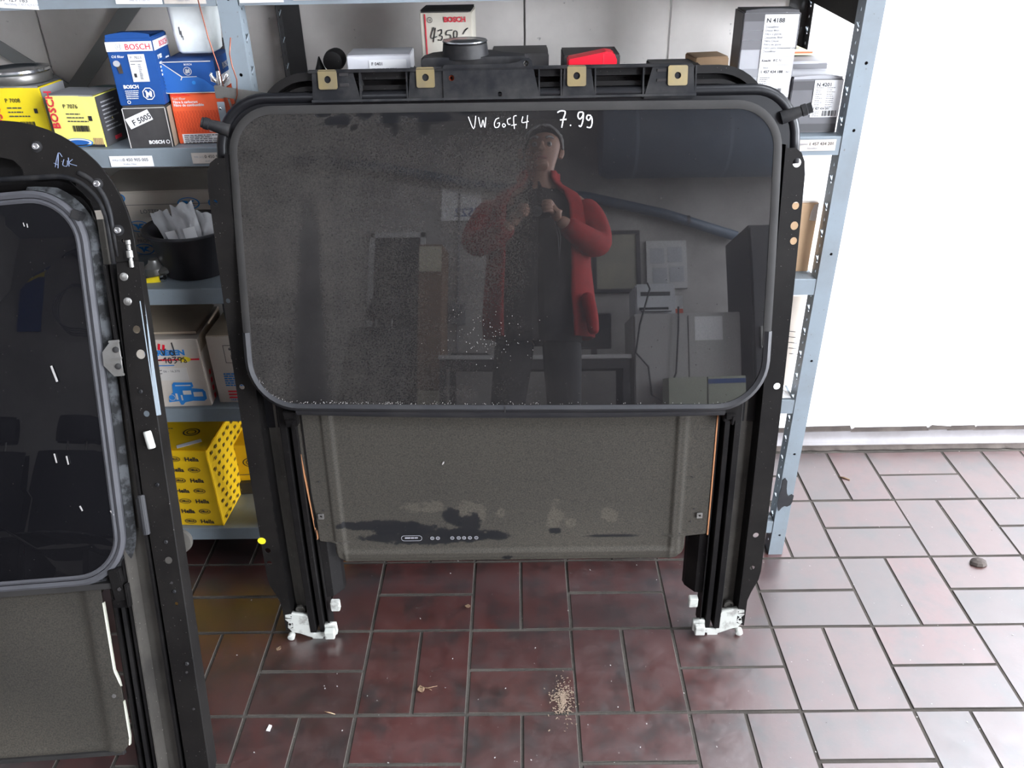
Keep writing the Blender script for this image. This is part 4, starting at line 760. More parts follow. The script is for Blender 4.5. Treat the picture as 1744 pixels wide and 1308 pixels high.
for s in (-1, 1):
    out = [(s*0.437, 0.925), (s*0.437, 0.03), (s*0.452, 0.022), (s*0.452, 0.085), (s*0.457, 0.105), (s*0.468, 0.135), (s*0.4705, 0.155), (s*0.4705, 0.885), (s*0.468, 0.905), (s*0.462, 0.918), (s*0.452, 0.925)]
    ct = [circ(x, z, r, 14, r*1.05) for x, z, r in HL[s]]
    plate('side_flange', out, ct, 0.002, Fp, M_flange, sun, 0.022)
    railsweep('flange_web', [(0.4385, 0.001), (0.437, -0.030), (0.434, -0.032), (0.4365, 0.001)], 0.035, 0.93, M_black, s, closed=True)
    railsweep('gutter', [(0.4345, -0.031), (0.430, -0.030), (0.424, -0.026), (0.418, -0.0245), (0.411, -0.026), (0.407, -0.023), (0.4055, -0.012), (0.4045, 0.001), (0.4020, 0.001), (0.4025, -0.016), (0.404, -0.034), (0.434, -0.035)], 0.045, 0.70, M_gutter, s, closed=True, smooth=40)
    railsweep('guide_rail', [(0.4045, 0.0005), (0.4030, 0.003), (0.3930, 0.003), (0.3920, 0.0), (0.3915, -0.020), (0.3855, -0.020), (0.3850, 0.0), (0.3840, 0.0015), (0.3760, 0.0015), (0.3750, -0.001), (0.3745, -0.026), (0.3680, -0.026), (0.3675, -0.004), (0.3655, -0.004), (0.3645, -0.036), (0.4045, -0.036)], 0.018, 0.70, M_black, s, closed=True)
    railsweep('inner_guide', [(0.3650, -0.012), (0.352, -0.014), (0.336, -0.036), (0.334, -0.050), (0.366, -0.050)], 0.095, 0.70, M_black, s, closed=True)
    # white nylon end stop
    es = [(s*0.4485, 0.062), (s*0.450, 0.050), (s*0.4445, 0.044), (s*0.4475, 0.030), (s*0.440, 0.018), (s*0.425, 0.014), (s*0.405, 0.0045), (s*0.402, 0.0035), (s*0.402, -0.001), (s*0.3815, -0.001), (s*0.3815, 0.005), (s*0.356, 0.008), (s*0.3515, 0.012), (s*0.3525, 0.035), (s*0.374, 0.036), (s*0.376, 0.014), (s*0.3985, 0.012), (s*0.400, 0.050), (s*0.408, 0.058), (s*0.438, 0.064)]
    e_ = plate('end_stop', es, [circ(s*0.4425, 0.038, 0.0030, 10)], 0.010, lambda u, v, w: F(u, v, w-0.004+0.002*0), M_nylon, sun, 0.02)
    b = MB(); b.lathe([(0.0055, -0.006), (0.007, -0.005), (0.007, 0.005), (0.0055, 0.006)], 14, Matrix.Translation(F(s*0.443, 0.0085, 0.002)) @ Matrix.Rotation(pi/2, 4, 'X')); b.build('stop_pin', M_nylon, e_, smooth=40)
    b = MB(); b.box(-0.0095, 0.0095, -0.012, 0.002, 0.0, 0.019, Matrix.Translation(F(s*0.3635, 0.012, 0.004))); b.build('stop_block', M_nylon, e_, bevel=0.0012)
    b = MB(); b.box(-0.0085, 0.0085, -0.004, 0.010, 0.0, 0.022, Matrix.Translation(F(s*0.3490, 0.068, -0.004))); b.build('end_clip', M_nylon, sun, bevel=0.0014)
    b = MB(); b.lathe([(0.0095, -0.001), (0.0095, 0.004), (0.006, 0.0045), (0.0052, 0.001)], 16, Matrix.Translation(F(s*0.4215, 0.063, -0.016)) @ Matrix.Rotation(pi/2, 4, 'X')); b.build('drain_hole_collar', M_gutter, sun, smooth=40)
    # sliding shoe below the lower glass corner, lifting arm behind it
    zz = 0.497
    b = MB(); b.box(-0.011, 0.011, -0.016, 0.004, -0.014, 0.018, Matrix.Translation(F(s*0.3775, zz, 0.008))); b.box(-0.008, 0.008, -0.020, 0.0, -0.008, 0.004, Matrix.Translation(F(s*0.3775, zz, 0.008))); b.box(0.002, 0.007, -0.022, 0.0, -0.018, 0.0, Matrix.Translation(F(s*0.3775, zz, 0.008)))
    b.build('sliding_shoe', M_black, sun, bevel=0.0015)
    b = MB(); b.sweep([[Vector((CX+s*0.372+d, p[0], p[1])) for p in ((1.262, 0.50), (1.205, 0.535), (1.214, 0.58), (1.262, 0.62))] for d in (-0.006, 0.006)], closed=True); b.build('lifting_arm', M_black, sun)
# printed dots: yellow sticker spot and the drilled plug on the left flange
b = MB(); b.lathe([(0.0075, 0), (0.0075, 0.0008)], 16, Matrix.Translation(F(-0.4685, 0.2385, 0.0012)) @ Matrix.Rotation(pi/2, 4, 'X')); b.build('yellow_sticker', M_yellow, sun)

# dark tray body around the glass
outer = [(-0.452, 0.46), (0.458, 0.46), (0.458, 0.90)]+[(0.388+0.068*cos(radians(a)), 0.936+0.074*sin(radians(a))) for a in range(0, 91, 9)]+[(-0.372+0.076*cos(radians(a)), 0.930+0.080*sin(radians(a))) for a in range(90, 181, 9)]+[(-0.449, 0.90)]
plate('tray_body', outer, [rrect(-0.33, 0.33, 0.50, 0.93, 0.05)], 0.022, lambda u, v, w: F(u, v, w-0.036), M_gloss, sun, 0.025)
plate('tray_floor', [(-0.40, 0.40), (0.40, 0.40), (0.40, 0.99), (-0.40, 0.99)], [], 0.004, lambda u, v, w: F(u, v, w-0.056), M_black, sun, 0.03)
rimpath = [F(x*1.004, z, -0.030) for x, z in outer if z > 0.47]
MB().tube(rimpath, 0.0095, 10).build('rim_bead', M_gloss, sun, smooth=True)
# drain spouts
for s, z, zz in ((-1, 0.968, 0.975), (1, 0.972, 0.985)):
    p0 = F(s*0.444, z, -0.022); d = Vector((s*0.035, -0.004, 0.013))
    b = MB(); b.tube([p0-d*0.3, p0+d*0.30, p0+d*0.52, p0+d*0.54, p0+d*0.74, p0+d*0.76, p0+d*(0.95 if s > 0 else 0.85)], [0.0105, 0.009, 0.0078, 0.0092, 0.0092, 0.0080, 0.0080], 14); b.build('drain_spout', M_bracket, sun, smooth=50)
# cross member behind the top edge: stacked ribs running round both corners
def cpath(r, zt, off, x0=-0.392, x1=0.418):
    rad = 0.085-r
    pl = [(x0+r, 0.95)]+[(x0+r+rad-rad*cos(radians(a)), zt-r-rad+rad*sin(radians(a))) for a in range(0, 91, 9)]
    pr_ = [(x1-r-rad+rad*sin(radians(a)), zt-r-rad+rad*cos(radians(a))) for a in range(0, 91, 9)]+[(x1-r, 0.95)]
    return [F(x, z, off) for x, z in dens(pl+pr_, 0.05)[:-3] if True] if False else [F(x, z, off) for x, z in pl+[(-0.2, zt-r), (0, zt-r), (0.2, zt-r)]+pr_]
def ribbon(name, r0, r1, off0, off1, mat, zt=1.047):
    a, b_, c, d = cpath(r0, zt, off0), cpath(r0, zt, off1), cpath(r1, zt, off1), cpath(r1, zt, off0)
    m = MB(); m.sweep([list(q) for q in zip(a, b_, c, d)], closed=True); return m.build(name, mat, sun, smooth=35)
ribbon('cross_member', 0.0, 0.012, -0.030, -0.085, M_black)
ribbon('cross_member_web', 0.006, 0.030, -0.058, -0.062, M_black)
ribbon('cross_member_rib', 0.020, 0.027, -0.034, -0.085, M_black)
ribbon('cross_member_web', 0.026, 0.046, -0.064, -0.068, M_gloss)
ribbon('cross_member_rib', 0.040, 0.050, -0.034, -0.085, M_gloss)
MB().bar(F(-0.30, 1.0475, -0.020), F(0.29, 1.0475, -0.020), 0.010, 0.0035, (0, 0, 1)).build('bracket_rail', M_bracket, sun)
# bracket tabs with yellow zinc clip nuts
def tab(name, outl, holes=(), off=-0.020):
    return plate(name, outl, [circ(x, z, r, 14) for x, z, r in holes], 0.0035, lambda u, v, w: F(u, v, w+off), M_bracket, sun, 0.02)
def clip(x0, x1, z0, z1, r, par, off=-0.0160):
    c = plate('clip_nut', rrect(x0, x1, z0, z1, 0.003, 3), [circ((x0+x1)/2, (z0+z1)/2, r, 18)], 0.0022, lambda u, v, w: F(u, v, w+off), M_zinc, par, 0.02)
    b = MB(); p = F((x0+x1)/2, (z0+z1)/2, off-0.006); b.lathe([(r+0.0004, 0.006), (r, -0.002), (r*0.55, -0.003), (r*0.55, 0.0)], 18, Matrix.Translation(p) @ Matrix.Rotation(radians(78), 4, 'X'), cap=False)
    b.build('thread_bush', M_alu, par, smooth=40)
T1 = tab('bracket', [(-0.2965, 1.004), (-0.2215, 1.004), (-0.2325, 1.0495), (-0.2945, 1.0495)], [(-0.2435, 1.0425, 0.0025), (-0.2435, 1.0275, 0.0025)]); clip(-0.2850, -0.2560, 1.0215, 1.0495, 0.0052, T1)
for z in (1.0425, 1.0275): MB().box(-0.014, 0.0, -0.001, 0.002, -0.0022, 0.0022, Matrix.Translation(F(-0.2385, z, -0.0175))).build('slot', M_hole, T1)
T2 = tab('bracket', [(-0.1480, 1.004), (-0.0940, 1.004), (-0.0945, 1.051), (-0.1425, 1.051)], []); clip(-0.1335, -0.1055, 1.0215, 1.0505, 0.0052, T2)
T3 = tab('bracket', [(0.0905, 1.002), (0.1420, 1.002), (0.1345, 1.050), (0.0940, 1.050)], []); clip(0.0985, 0.1275, 1.0195, 1.0490, 0.0052, T3)
T4 = tab('bracket', [(0.2170, 1.000), (0.2960, 1.000), (0.2920, 1.047), (0.2300, 1.047)], [(0.2425, 1.040, 0.0022), (0.2425, 1.026, 0.0022)]); clip(0.2530, 0.2830, 1.0180, 1.0465, 0.0050, T4)
for z in (1.040, 1.026): MB().box(0.0, 0.014, -0.001, 0.002, -0.0020, 0.0020, Matrix.Translation(F(0.2365, z, -0.0175))).build('slot', M_hole, T4)
for x, d in ((-0.2215, 1), (-0.1490, -1), (0.0555, 1), (0.0895, -1), (0.1420, 1), (0.2160, -1), (0.2965, 1), (-0.0935, 1)):
    b = MB(); b.sweep([[F(x+dx, z, o) for z, o in ((1.002, -0.018), (1.046, -0.019), (1.046, -0.024), (1.02, -0.060), (1.002, -0.062))] for dx in (-0.0012, 0.0012)], closed=True); b.build('bracket_rib', M_bracket, sun)
mp = tab('motor_bracket', [(-0.0925, 1.004), (0.0570, 1.002), (0.0480, 1.040), (0.0440, 1.057), (0.0395, 1.0610), (0.0340, 1.0605), (0.0230, 1.0555), (0.0080, 1.0530), (-0.0890, 1.0530), (-0.0925, 1.050)], [(-0.0795, 1.0345, 0.0045), (0.0355, 1.0530, 0.0042), (-0.0055, 1.0105, 0.0036)], -0.0175)
for x, z, mt in ((-0.0795, 1.0345, M_copper), (0.0355, 1.0530, M_alu)):
    MB().lathe([(0.0046, 0.003), (0.0040, -0.001), (0.0022, -0.002), (0.0018, 0.002)], 14, Matrix.Translation(F(x, z, -0.0200)) @ Matrix.Rotation(radians(78), 4, 'X'), cap=False).build('bush', mt, mp, smooth=40)
b = MB(); b.sweep([[F(x, z, o) for z, o in ((1.003, -0.012), (1.0065, -0.013), (1.0065, -0.024), (1.003, -0.024))] for x in (-0.297, -0.15, 0, 0.15, 0.297)], closed=True); b.build('bracket_foot_strip', M_bracket, sun)
plate('paper_tag', [(-0.343, 1.0015), (-0.3005, 1.0015), (-0.3005, 1.0165), (-0.317, 1.0160), (-0.332, 1.0145), (-0.3435, 1.0105)], [], 0.001, lambda u, v, w: F(u, v, w-0.026), M_paper, sun, 0.02)
# motor: flat gearbox housing and round drum with a bright steel cap
mo = MB(); cxm, cym = -0.080, 1.402
pth = [(cxm-0.070+0.0*a, cym) for a in (0,)]
outm = [(-0.150, 1.372), (-0.152, 1.400), (-0.140, 1.430), (-0.110, 1.452), (-0.070, 1.458), (-0.035, 1.448), (-0.020, 1.425), (0.018, 1.402), (0.018, 1.374)]
mo.sweep([[Vector((x, y, 1.028)) for x, y in outm], [Vector((x, y, 1.052)) for x, y in outm], [Vector((cxm+(x-cxm)*0.93, cym+(y-cym)*0.93, 1.0565)) for x, y in outm]], closed=True)
mo = mo.build('motor', M_bracket, sun, smooth=30)
MB().lathe([(0.0375, 1.054), (0.036, 1.060), (0.0345, 1.0735), (0.030, 1.075)], 36, Matrix.Translation((cxm-0.002, cym, 0))).build('motor_drum', M_bracket, mo, smooth=40)
MB().lathe([(0.030, 1.0745), (0.0345, 1.0752), (0.0358, 1.0766), (0.0345, 1.0780), (0.026, 1.0772), (0.018, 1.0790), (0.006, 1.0792)], 36, Matrix.Translation((cxm-0.002, cym, 0))).build('motor_cap', M_chrome, mo, smooth=40)

# glass panel: doubly curved dark glass, raised at its lower edge
NZ = math.radians(17.489); AZ = math.radians(-1.564)
gn = Vector((sin(AZ)*cos(NZ), -cos(AZ)*cos(NZ), sin(NZ))); gx = Vector((cos(AZ), sin(AZ), 0)); gs = -gn.cross(gx); gs = gs if gs.z > 0 else -gs
G0 = Vector((-0.0219, 1.2396, 0.7548)); RH, RV = 8.0, 5.7
def GP(a, b_, off=0.0): return G0+gx*a+gs*b_+gn*(off-a*a/(2*RH)-b_*b_/(2*RV))
GA0, GA1, GB0, GB1 = -0.437, 0.4255, -0.231, 0.2575
def half(b_, inset=0.0):
    """left and right limits of the panel at height b"""
    rt_, rb_ = 0.072-inset, 0.085-inset
    x0, x1, t, bt = GA0+inset, GA1-inset, GB1-inset, GB0+inset
    c = 0.0
    if b_ > t-rt_: c = rt_-sqrt(max(0, rt_*rt_-(b_-(t-rt_))**2))
    if b_ < bt+rb_: c = rb_-sqrt(max(0, rb_*rb_-((bt+rb_)-b_)**2))
    return x0+c+0.010*max(0, (0.1-b_))*0, x1-c
SMEAR = [(-0.2831, 0.245, 0.0127, 0.0063), (-0.2726, 0.2327, 0.0091, 0.0072), (-0.2531, 0.2341, 0.0127, 0.01), (-0.2351, 0.2234, 0.0072, 0.0027), (-0.2167, 0.2441, 0.0127, 0.0091), (-0.1784, 0.2375, 0.0145, 0.0127), (-0.1707, 0.2225, 0.0063, 0.0091), (-0.1453, 0.244, 0.0272, 0.0063), (-0.1258, 0.2263, 0.0082, 0.0163), (-0.1046, 0.2365, 0.0217, 0.0082), (-0.0546, 0.2445, 0.0163, 0.0054)]
def dustfn(a, b_):
    n = 0.5+0.5*noise.noise(Vector((a*7, b_*9, 2)))
    d = 0.14+0.62*max(0, -(a+0.06))*1.4+0.14*n
    d -= 0.10*max(0, min(1, (a-0.02)/0.15))
    for cx, cz, w, h, k in ((-0.02, 0.10, 0.10, 0.16, 0.16), (-0.30, 0.05, 0.03, 0.2, 0.10), (-0.08, -0.20, 0.035, 0.02, 0.10)):
        d += k*max(0, 1-((a-cx)/w)**2-((b_-cz)/h)**2)
    d *= 0.75+0.5*(0.5+0.5*noise.noise(Vector((a*30, b_*30, 5))))
    bc = -0.312-0.06*max(0, 0.1-b_); bw = 0.012+0.07*max(0, 0.12-b_)
    if b_ < 0.13: d *= 1-0.75*math.exp(-((a-bc)/bw)**4)*min(1, (0.13-b_)/0.06)
    for cx, cz, w, h in SMEAR:
        q = ((a-cx)/w)**2+((b_-cz)/h)**2+0.5*noise.noise(Vector((a*120, b_*120, 8)))
        d *= 0.12+0.88*min(1, max(0, (q-0.8)*2.5))
    return max(0.0, min(1, d))
def dust_material(name, base, rough, dustc, ior, spec, speck, aname='dust', drough=0.9):
    m = bpy.data.materials.new(name); m.use_nodes = True; nt = m.node_tree; N, L = nt.nodes, nt.links
    p = N['Principled BSDF']; p.inputs['Base Color'].default_value = (*base, 1); p.inputs['Roughness'].default_value = rough; p.inputs['IOR'].default_value = ior; p.inputs['Specular IOR Level'].default_value = spec
    d = N.new('ShaderNodeBsdfDiffuse'); d.inputs['Color'].default_value = (*dustc, 1)
    mix = N.new('ShaderNodeMixShader'); at = N.new('ShaderNodeAttribute'); at.attribute_name = aname
    tc = N.new('ShaderNodeTexCoord'); n = N.new('ShaderNodeTexNoise'); n.inputs['Scale'].default_value = 420; n.inputs['Detail'].default_value = 3
    L.new(tc.outputs['Object'], n.inputs['Vector'])
    mr = N.new('ShaderNodeMapRange'); mr.inputs[1].default_value = 0.3; mr.inputs[2].default_value = 0.7; mr.inputs[3].default_value = 0.55; mr.inputs[4].default_value = 1.45; L.new(n.outputs['Fac'], mr.inputs[0])
    mu = N.new('ShaderNodeMath'); mu.operation = 'MULTIPLY'; L.new(at.outputs['Fac'], mu.inputs[0]); L.new(mr.outputs[0], mu.inputs[1])
    v = N.new('ShaderNodeTexVoronoi'); v.inputs['Scale'].default_value = 95; L.new(tc.outputs['Object'], v.inputs['Vector'])
    lt = N.new('ShaderNodeMath'); lt.operation = 'LESS_THAN'; lt.inputs[1].default_value = 0.075; L.new(v.outputs['Distance'], lt.inputs[0])
    cs = N.new('ShaderNodeSeparateColor'); L.new(v.outputs['Color'], cs.inputs[0])
    gt = N.new('ShaderNodeMath'); gt.operation = 'GREATER_THAN'; gt.inputs[1].default_value = 0.72; L.new(cs.outputs[0], gt.inputs[0])
    sp = N.new('ShaderNodeMath'); sp.operation = 'MULTIPLY'; L.new(lt.outputs[0], sp.inputs[0]); L.new(gt.outputs[0], sp.inputs[1])
    sp2 = N.new('ShaderNodeMath'); sp2.operation = 'MULTIPLY'; sp2.inputs[1].default_value = speck; L.new(sp.outputs[0], sp2.inputs[0])
    ad = N.new('ShaderNodeMath'); ad.operation = 'ADD'; ad.use_clamp = True; L.new(mu.outputs[0], ad.inputs[0]); L.new(sp2.outputs[0], ad.inputs[1])
    L.new(ad.outputs[0], mix.inputs[0]); L.new(p.outputs[0], mix.inputs[1]); L.new(d.outputs[0], mix.inputs[2]); L.new(mix.outputs[0], N['Material Output'].inputs['Surface'])
    return m
M_glass = dust_material('tinted_glass', (0.004, 0.004, 0.005), 0.012, (0.050, 0.0455, 0.0405), 1.5, 1.0, 0.5)
M_glass.node_tree.nodes['Principled BSDF'].inputs['IOR'].default_value = 1.72
M_glass.node_tree.nodes['Principled BSDF'].inputs['Specular IOR Level'].default_value = 0.5
def attr(o, vals):
    a = o.data.attributes.new('dust', 'FLOAT', 'POINT'); a.data.foreach_set('value', vals)
NU, NV = 170, 100; gb = MB(); dv = []
for j in range(NV+1):
    t = j/NV; bb = GB0+0.002+(GB1-GB0-0.004)*(0.5-0.5*cos(pi*t)) if True else 0
    l, r = half(bb, 0.001)
    for i in range(NU+1):
        a = l+(r-l)*i/NU; gb.v.append(tuple(GP(a, bb))); dv.append(dustfn(a, bb))
gb.f = [(j*(NU+1)+i, j*(NU+1)+i+1, (j+1)*(NU+1)+i+1, (j+1)*(NU+1)+i) for j in range(NV) for i in range(NU)]
gl = gb.build('glass_panel', M_glass, sun, smooth=True, fix=False); attr(gl, dv)
def ringloop(inset, n=10):
    rt_, rb_ = 0.072-inset, 0.085-inset; x0, x1, t, bt = GA0+inset, GA1-inset, GB1-inset, GB0+inset; P = []
    for cx, cz, rr_, a0 in ((x1-rt_, t-rt_, rt_, 0), (x0+rt_, t-rt_, rt_, 90), (x0+rb_, bt+rb_, rb_, 180), (x1-rb_, bt+rb_, rb_, 270)):
        P += [(cx+rr_*cos(radians(a0+90*k/n)), cz+rr_*sin(radians(a0+90*k/n))) for k in range(n+1)]
    out = []
    for i, p in enumerate(P):          # follow the curved glass along the straight sides too
        q = P[(i+1) % len(P)]; c = 14 if (i+1) % (n+1) == 0 else 1
        out += [(p[0]+(q[0]-p[0])*k/c, p[1]+(q[1]-p[1])*k/c) for k in range(c)]
    return out
def ringstrip(name, i0, i1, o0, o1, mat, parent, zf=None, h=0.0025):
    A_, B2 = ringloop(i0), ringloop(i1); n = len(A_); b = MB()
    mid = ringloop((i0+i1)/2)
    rows = [[GP(*A_[k], o0-0.008), GP(*A_[k], o0), GP(*mid[k], max(o0, o1)+h), GP(*B2[k], o1), GP(*B2[k], o1-0.004)] for k in range(n)]
    vs = [v for r in rows for v in r]; m = 5
    b.add(vs, [(k*m+i, k*m+i+1, ((k+1) % n)*m+i+1, ((k+1) % n)*m+i) for k in range(n) for i in range(m-1) if zf is None or zf((0, (mid[k][1]+mid[(k+1) % n][1])/2))])
    return b.build(name, mat, parent, smooth=50)
ringstrip('edge_gasket', 0.0, 0.0130, 0.0000, 0.0010, M_gasket, gl, lambda p: p[1] > -0.13, h=0.0016)
ringstrip('lower_gasket', -0.001, 0.0115, 0.0005, 0.0015, M_rubber, gl, lambda p: p[1] <= -0.10, h=0.004)
b = MB(); b.sweep([[GP(a, GB0-0.002-0.0006*sin(a*9), -0.004), GP(a, GB0-0.010-0.003*(1-(a/0.37)**2), -0.010), GP(a, GB0-0.0115-0.003*(1-(a/0.37)**2), -0.014), GP(a, GB0-0.002, -0.014)] for a in [-0.36+0.72*k/30 for k in range(31)]], closed=True)
b.build('drip_strip', M_rubber, gl, smooth=40)
b = MB(); b.box(-0.0008, 0.0008, -0.0056, 0, GB0+0.0, GB0+0.0105); 
MB().bar(GP(-0.005, GB0+0.0005, 0.0052), GP(-0.005, GB0+0.0100, 0.0052), 0.0012, 0.0008, gn).build('gasket_joint', M_hole, gl)
WR = [[(-0.0571,0.2370),(-0.0491,0.2190),(-0.0457,0.2379)],[(-0.0415,0.2359),(-0.0376,0.2209),(-0.0347,0.2318),(-0.0320,0.2208),(-0.0301,0.2357)],
[(-0.0098,0.2345),(-0.0146,0.2326),(-0.0172,0.2256),(-0.0154,0.2206),(-0.0106,0.2216),(-0.0091,0.2271),(-0.0126,0.2266)],[(-0.0027,0.2265),(-0.0048,0.2239),(-0.0027,0.2209),(0.0000,0.2234),(-0.0023,0.2263)],
[(0.0082,0.2343),(0.0030,0.2318),(0.0040,0.2254),(0.0075,0.2250)],[(0.0169,0.2376),(0.0125,0.2352),(0.0136,0.2183)],[(0.0087,0.2233),(0.0170,0.2246)],[(0.0268,0.2361),(0.0253,0.2275),(0.0354,0.2290)],[(0.0340,0.2380),(0.0319,0.2187)]]
WR2 = [[(0.0794,0.2414),(0.0845,0.2439),(0.0913,0.2423),(0.0887,0.2324),(0.0860,0.2193)],[(0.0835,0.2305),(0.0934,0.2314)],[(0.0992,0.2232),(0.1001,0.2216)],
[(0.1185,0.2416),(0.1123,0.2411),(0.1109,0.2351),(0.1140,0.2317),(0.1181,0.2361),(0.1189,0.2410),(0.1186,0.2301),(0.1155,0.2208),(0.1124,0.2222)],[(0.1308,0.2363),(0.1257,0.2370),(0.1241,0.2324),(0.1278,0.2296),(0.1313,0.2349),(0.1326,0.2260),(0.1300,0.2191),(0.1244,0.2197)]]
strokes('white_handwriting', WR, lambda x, y: GP(x, y, 0.0006), 0.00065, M_marker, gl)
strokes('white_handwriting', WR2, lambda x, y: GP(x, y, 0.0006), 0.00108, M_marker, gl)
cr = MB()          # dried crumbs along the lower edge and in the corner
for k in range(300):
    t = R.random()
    if t < 0.45: a, b2 = R.uniform(-0.36, 0.36), GB0+0.0125+abs(R.gauss(0, 0.002)); a = -0.36+abs(R.gauss(0, 0.22)) if R.random() < 0.6 else a
    elif t < 0.65: g_ = R.uniform(180, 262); a, b2 = GA0+0.085+0.072*cos(radians(g_))+R.gauss(0, .001), GB0+0.085+0.072*sin(radians(g_))+R.gauss(0, .001)
    else: a, b2 = R.gauss(-0.03, 0.035), R.gauss(-0.105, 0.022)
    if not (GA0+0.02 < a < GA1-0.02): continue
    r = R.uniform(0.00025, 0.0006); m4 = Matrix.Translation(GP(a, b2, 0.0004)) @ Matrix.Rotation(R.uniform(0, 3), 4, 'Y')
    cr.box(-r, r, -r, r, -r*0.7, r*0.7, m4)
cr.build('crumbs', M_chip, gl, fix=False)['kind'] = 'stuff'

# sliding sunshade below the glass
BF = [(-0.275, 0.264, 0.08, 0.011), (-0.221, 0.255, 0.064, 0.014), (-0.133, 0.279, 0.019, 0.019), (-0.101, 0.266, 0.019, 0.026), (-0.19, 0.237, 0.117, 0.017), (-0.113, 0.24, 0.064, 0.014), (-0.058, 0.239, 0.027, 0.011), (0.057, 0.247, 0.012, 0.007), (0.16, 0.235, 0.05, 0.003), (-0.032, 0.19, 0.011, 0.006)]
LF = [(-0.207, 0.302, 0.023, 0.01), (-0.169, 0.304, 0.021, 0.014), (-0.1, 0.291, 0.032, 0.024), (-0.044, 0.288, 0.009, 0.01), (0.057, 0.283, 0.015, 0.031), (0.084, 0.266, 0.015, 0.01), (0.159, 0.284, 0.016, 0.019)]
def shade_dust(x, z):
    n = 0.5+0.5*noise.noise(Vector((x*5, z*5, 4))); d = 0.34+0.14*n+0.12*max(0, (0.30-z)/0.12)
    nn = 1.1*noise.noise(Vector((x*32, z*45, 3)))+0.9*noise.noise(Vector((x*85, z*100, 9)))+0.6*noise.noise(Vector((x*210, z*230, 5)))
    for cx, cz, w, h in LF:
        q = ((x-cx)/w)**2+((z-cz)/h)**2+0.7*nn
        d += 0.24*max(0, min(1, (1.0-q)*3))
    for cx, cz, w, h in BF:
        q = ((x-cx)/w)**2+((z-cz)/h)**2+0.55*nn
        d *= 0.06+0.94*max(0, min(1, (q-0.85)*4))
    return max(0, min(1, d))
M_shade = dust_material('dusty_grey_shade', (0.010, 0.010, 0.011), 0.55, (0.083, 0.0740, 0.0585), 1.45, 0.15, 0.45)
def sm(a, b_, t): t = max(0, min(1, (t-a)/(b_-a))); return t*t*(3-2*t)
NU, NV = 300, 180; sb = MB(); dv = []
for j in range(NV+1):
    z = 0.183+0.36*j/NV
    for i in range(NU+1):
        t = i/NU; x0, x1 = -0.356-0.004*(z-0.2)/0.3*8*0.8, 0.3645
        lo, hi = -0.336, 0.334
        z_lo = 0.183
        x0 = -0.3335-0.0295*sm(0.226, 0.232, z)-0.020*sm(0.26, 0.50, z); x1 = 0.3225+0.040*sm(0.232, 0.238, z)
        rr_ = 0.030
        if z < z_lo+rr_:
            c = rr_-sqrt(max(0, rr_**2-(z_lo+rr_-z)**2)); x0 += c*0.8; x1 -= c*0.8
        x = x0+(x1-x0)*t
        h = 0.0035*(sm(-0.336, -0.330, x)*(1-sm(0.308, 0.316, x)))            # step to the raised field
        h -= 0.0040*sm(-0.322, -0.312, x)*(1-sm(0.290, 0.300, x))*sm(0.200, 0.212, z)   # shallow dish
        h += 0.004*(1-sm(0.183, 0.196, z))*-1
        h += 0.0022*math.exp(-((x+0.316)/0.003)**2)+0.0015*math.exp(-((x-0.296)/0.003)**2)+0.0022*math.exp(-((z-0.204)/0.004)**2)*sm(-0.325, -0.31, x)*(1-sm(0.295, 0.305, x))
        h += 0.0012*noise.noise(Vector((x*4, z*4, 6)))
        sb.v.append(tuple(F(x, z, h-0.006))); dv.append(shade_dust(x+CX, z))
sb.f = [(j*(NU+1)+i, j*(NU+1)+i+1, (j+1)*(NU+1)+i+1, (j+1)*(NU+1)+i) for j in range(NV) for i in range(NU)]
sh = sb.build('sunshade', M_shade, sun, smooth=True, fix=False); attr(sh, dv)
sh.data.set_sharp_from_angle(angle=radians(50))
so = sh.modifiers.new('thickness', 'SOLIDIFY'); so.thickness = 0.004; so.offset = -1
for s, x0, x1 in ((-1, -0.3655, -0.382), (1, 0.3640, 0.3635)):
    b = MB(); b.sweep([[F(x0+(x1-x0)*k/12+d, 0.236+0.28*k/12, o) for d, o in ((-0.0012, -0.004), (0.0012, -0.004), (0.0012, -0.012), (-0.0012, -0.012))] for k in range(13)], closed=True); b.build('board_edge', M_edge, sh)
for x, z in ((-0.3525, 0.288), (0.3455, 0.280)):
    c = plate('spring_clip', rrect(x-0.0052, x+0.0052, z-0.0055, z+0.0055, 0.001, 2), [circ(x, z, 0.0024, 10)], 0.002, lambda u, v, w: F(u, v, w-0.002), M_alu, sh, 0.02)
for x, z in ((-0.349, 0.36), (-0.347, 0.30), (-0.331, 0.222), (-0.342, 0.268), (0.327, 0.36), (0.335, 0.293), (0.330, 0.266), (0.311, 0.240)):
    MB().lathe([(0.0018, 0), (0.0018, 0.0008)], 10, Matrix.Translation(F(x, z, -0.0040)) @ Matrix.Rotation(pi/2, 4, 'X')).build('pin_hole', M_hole, sh)
FN = Matrix.Rotation(radians(90-5.5), 4, 'X')
pz = F(-0.1885, 0.2365, -0.0045)
o1, i1 = rrect(-0.0195, 0.0195, -0.006, 0.006, 0.0055, 5), rrect(-0.0187, 0.0187, -0.0052, 0.0052, 0.0048, 5); m4 = Matrix.Translation(pz) @ FN; n = len(o1)
MB().add([m4 @ Vector((x, y, 0.0008)) for x, y in o1]+[m4 @ Vector((x, y, 0.0008)) for x, y in i1], [(i, (i+1) % n, n+(i+1) % n, n+i) for i in range(n)]).build('printed_frame', M_greyink, sh, fix=False)
rects('printed_line', [(-0.0125, -0.0006, 0.010, 0.0022), (-0.0015, -0.0008, 0.006, 0.0024), (0.0055, -0.0006, 0.006, 0.0022)], pz, FN, M_greyink, sh, t=0.0008)
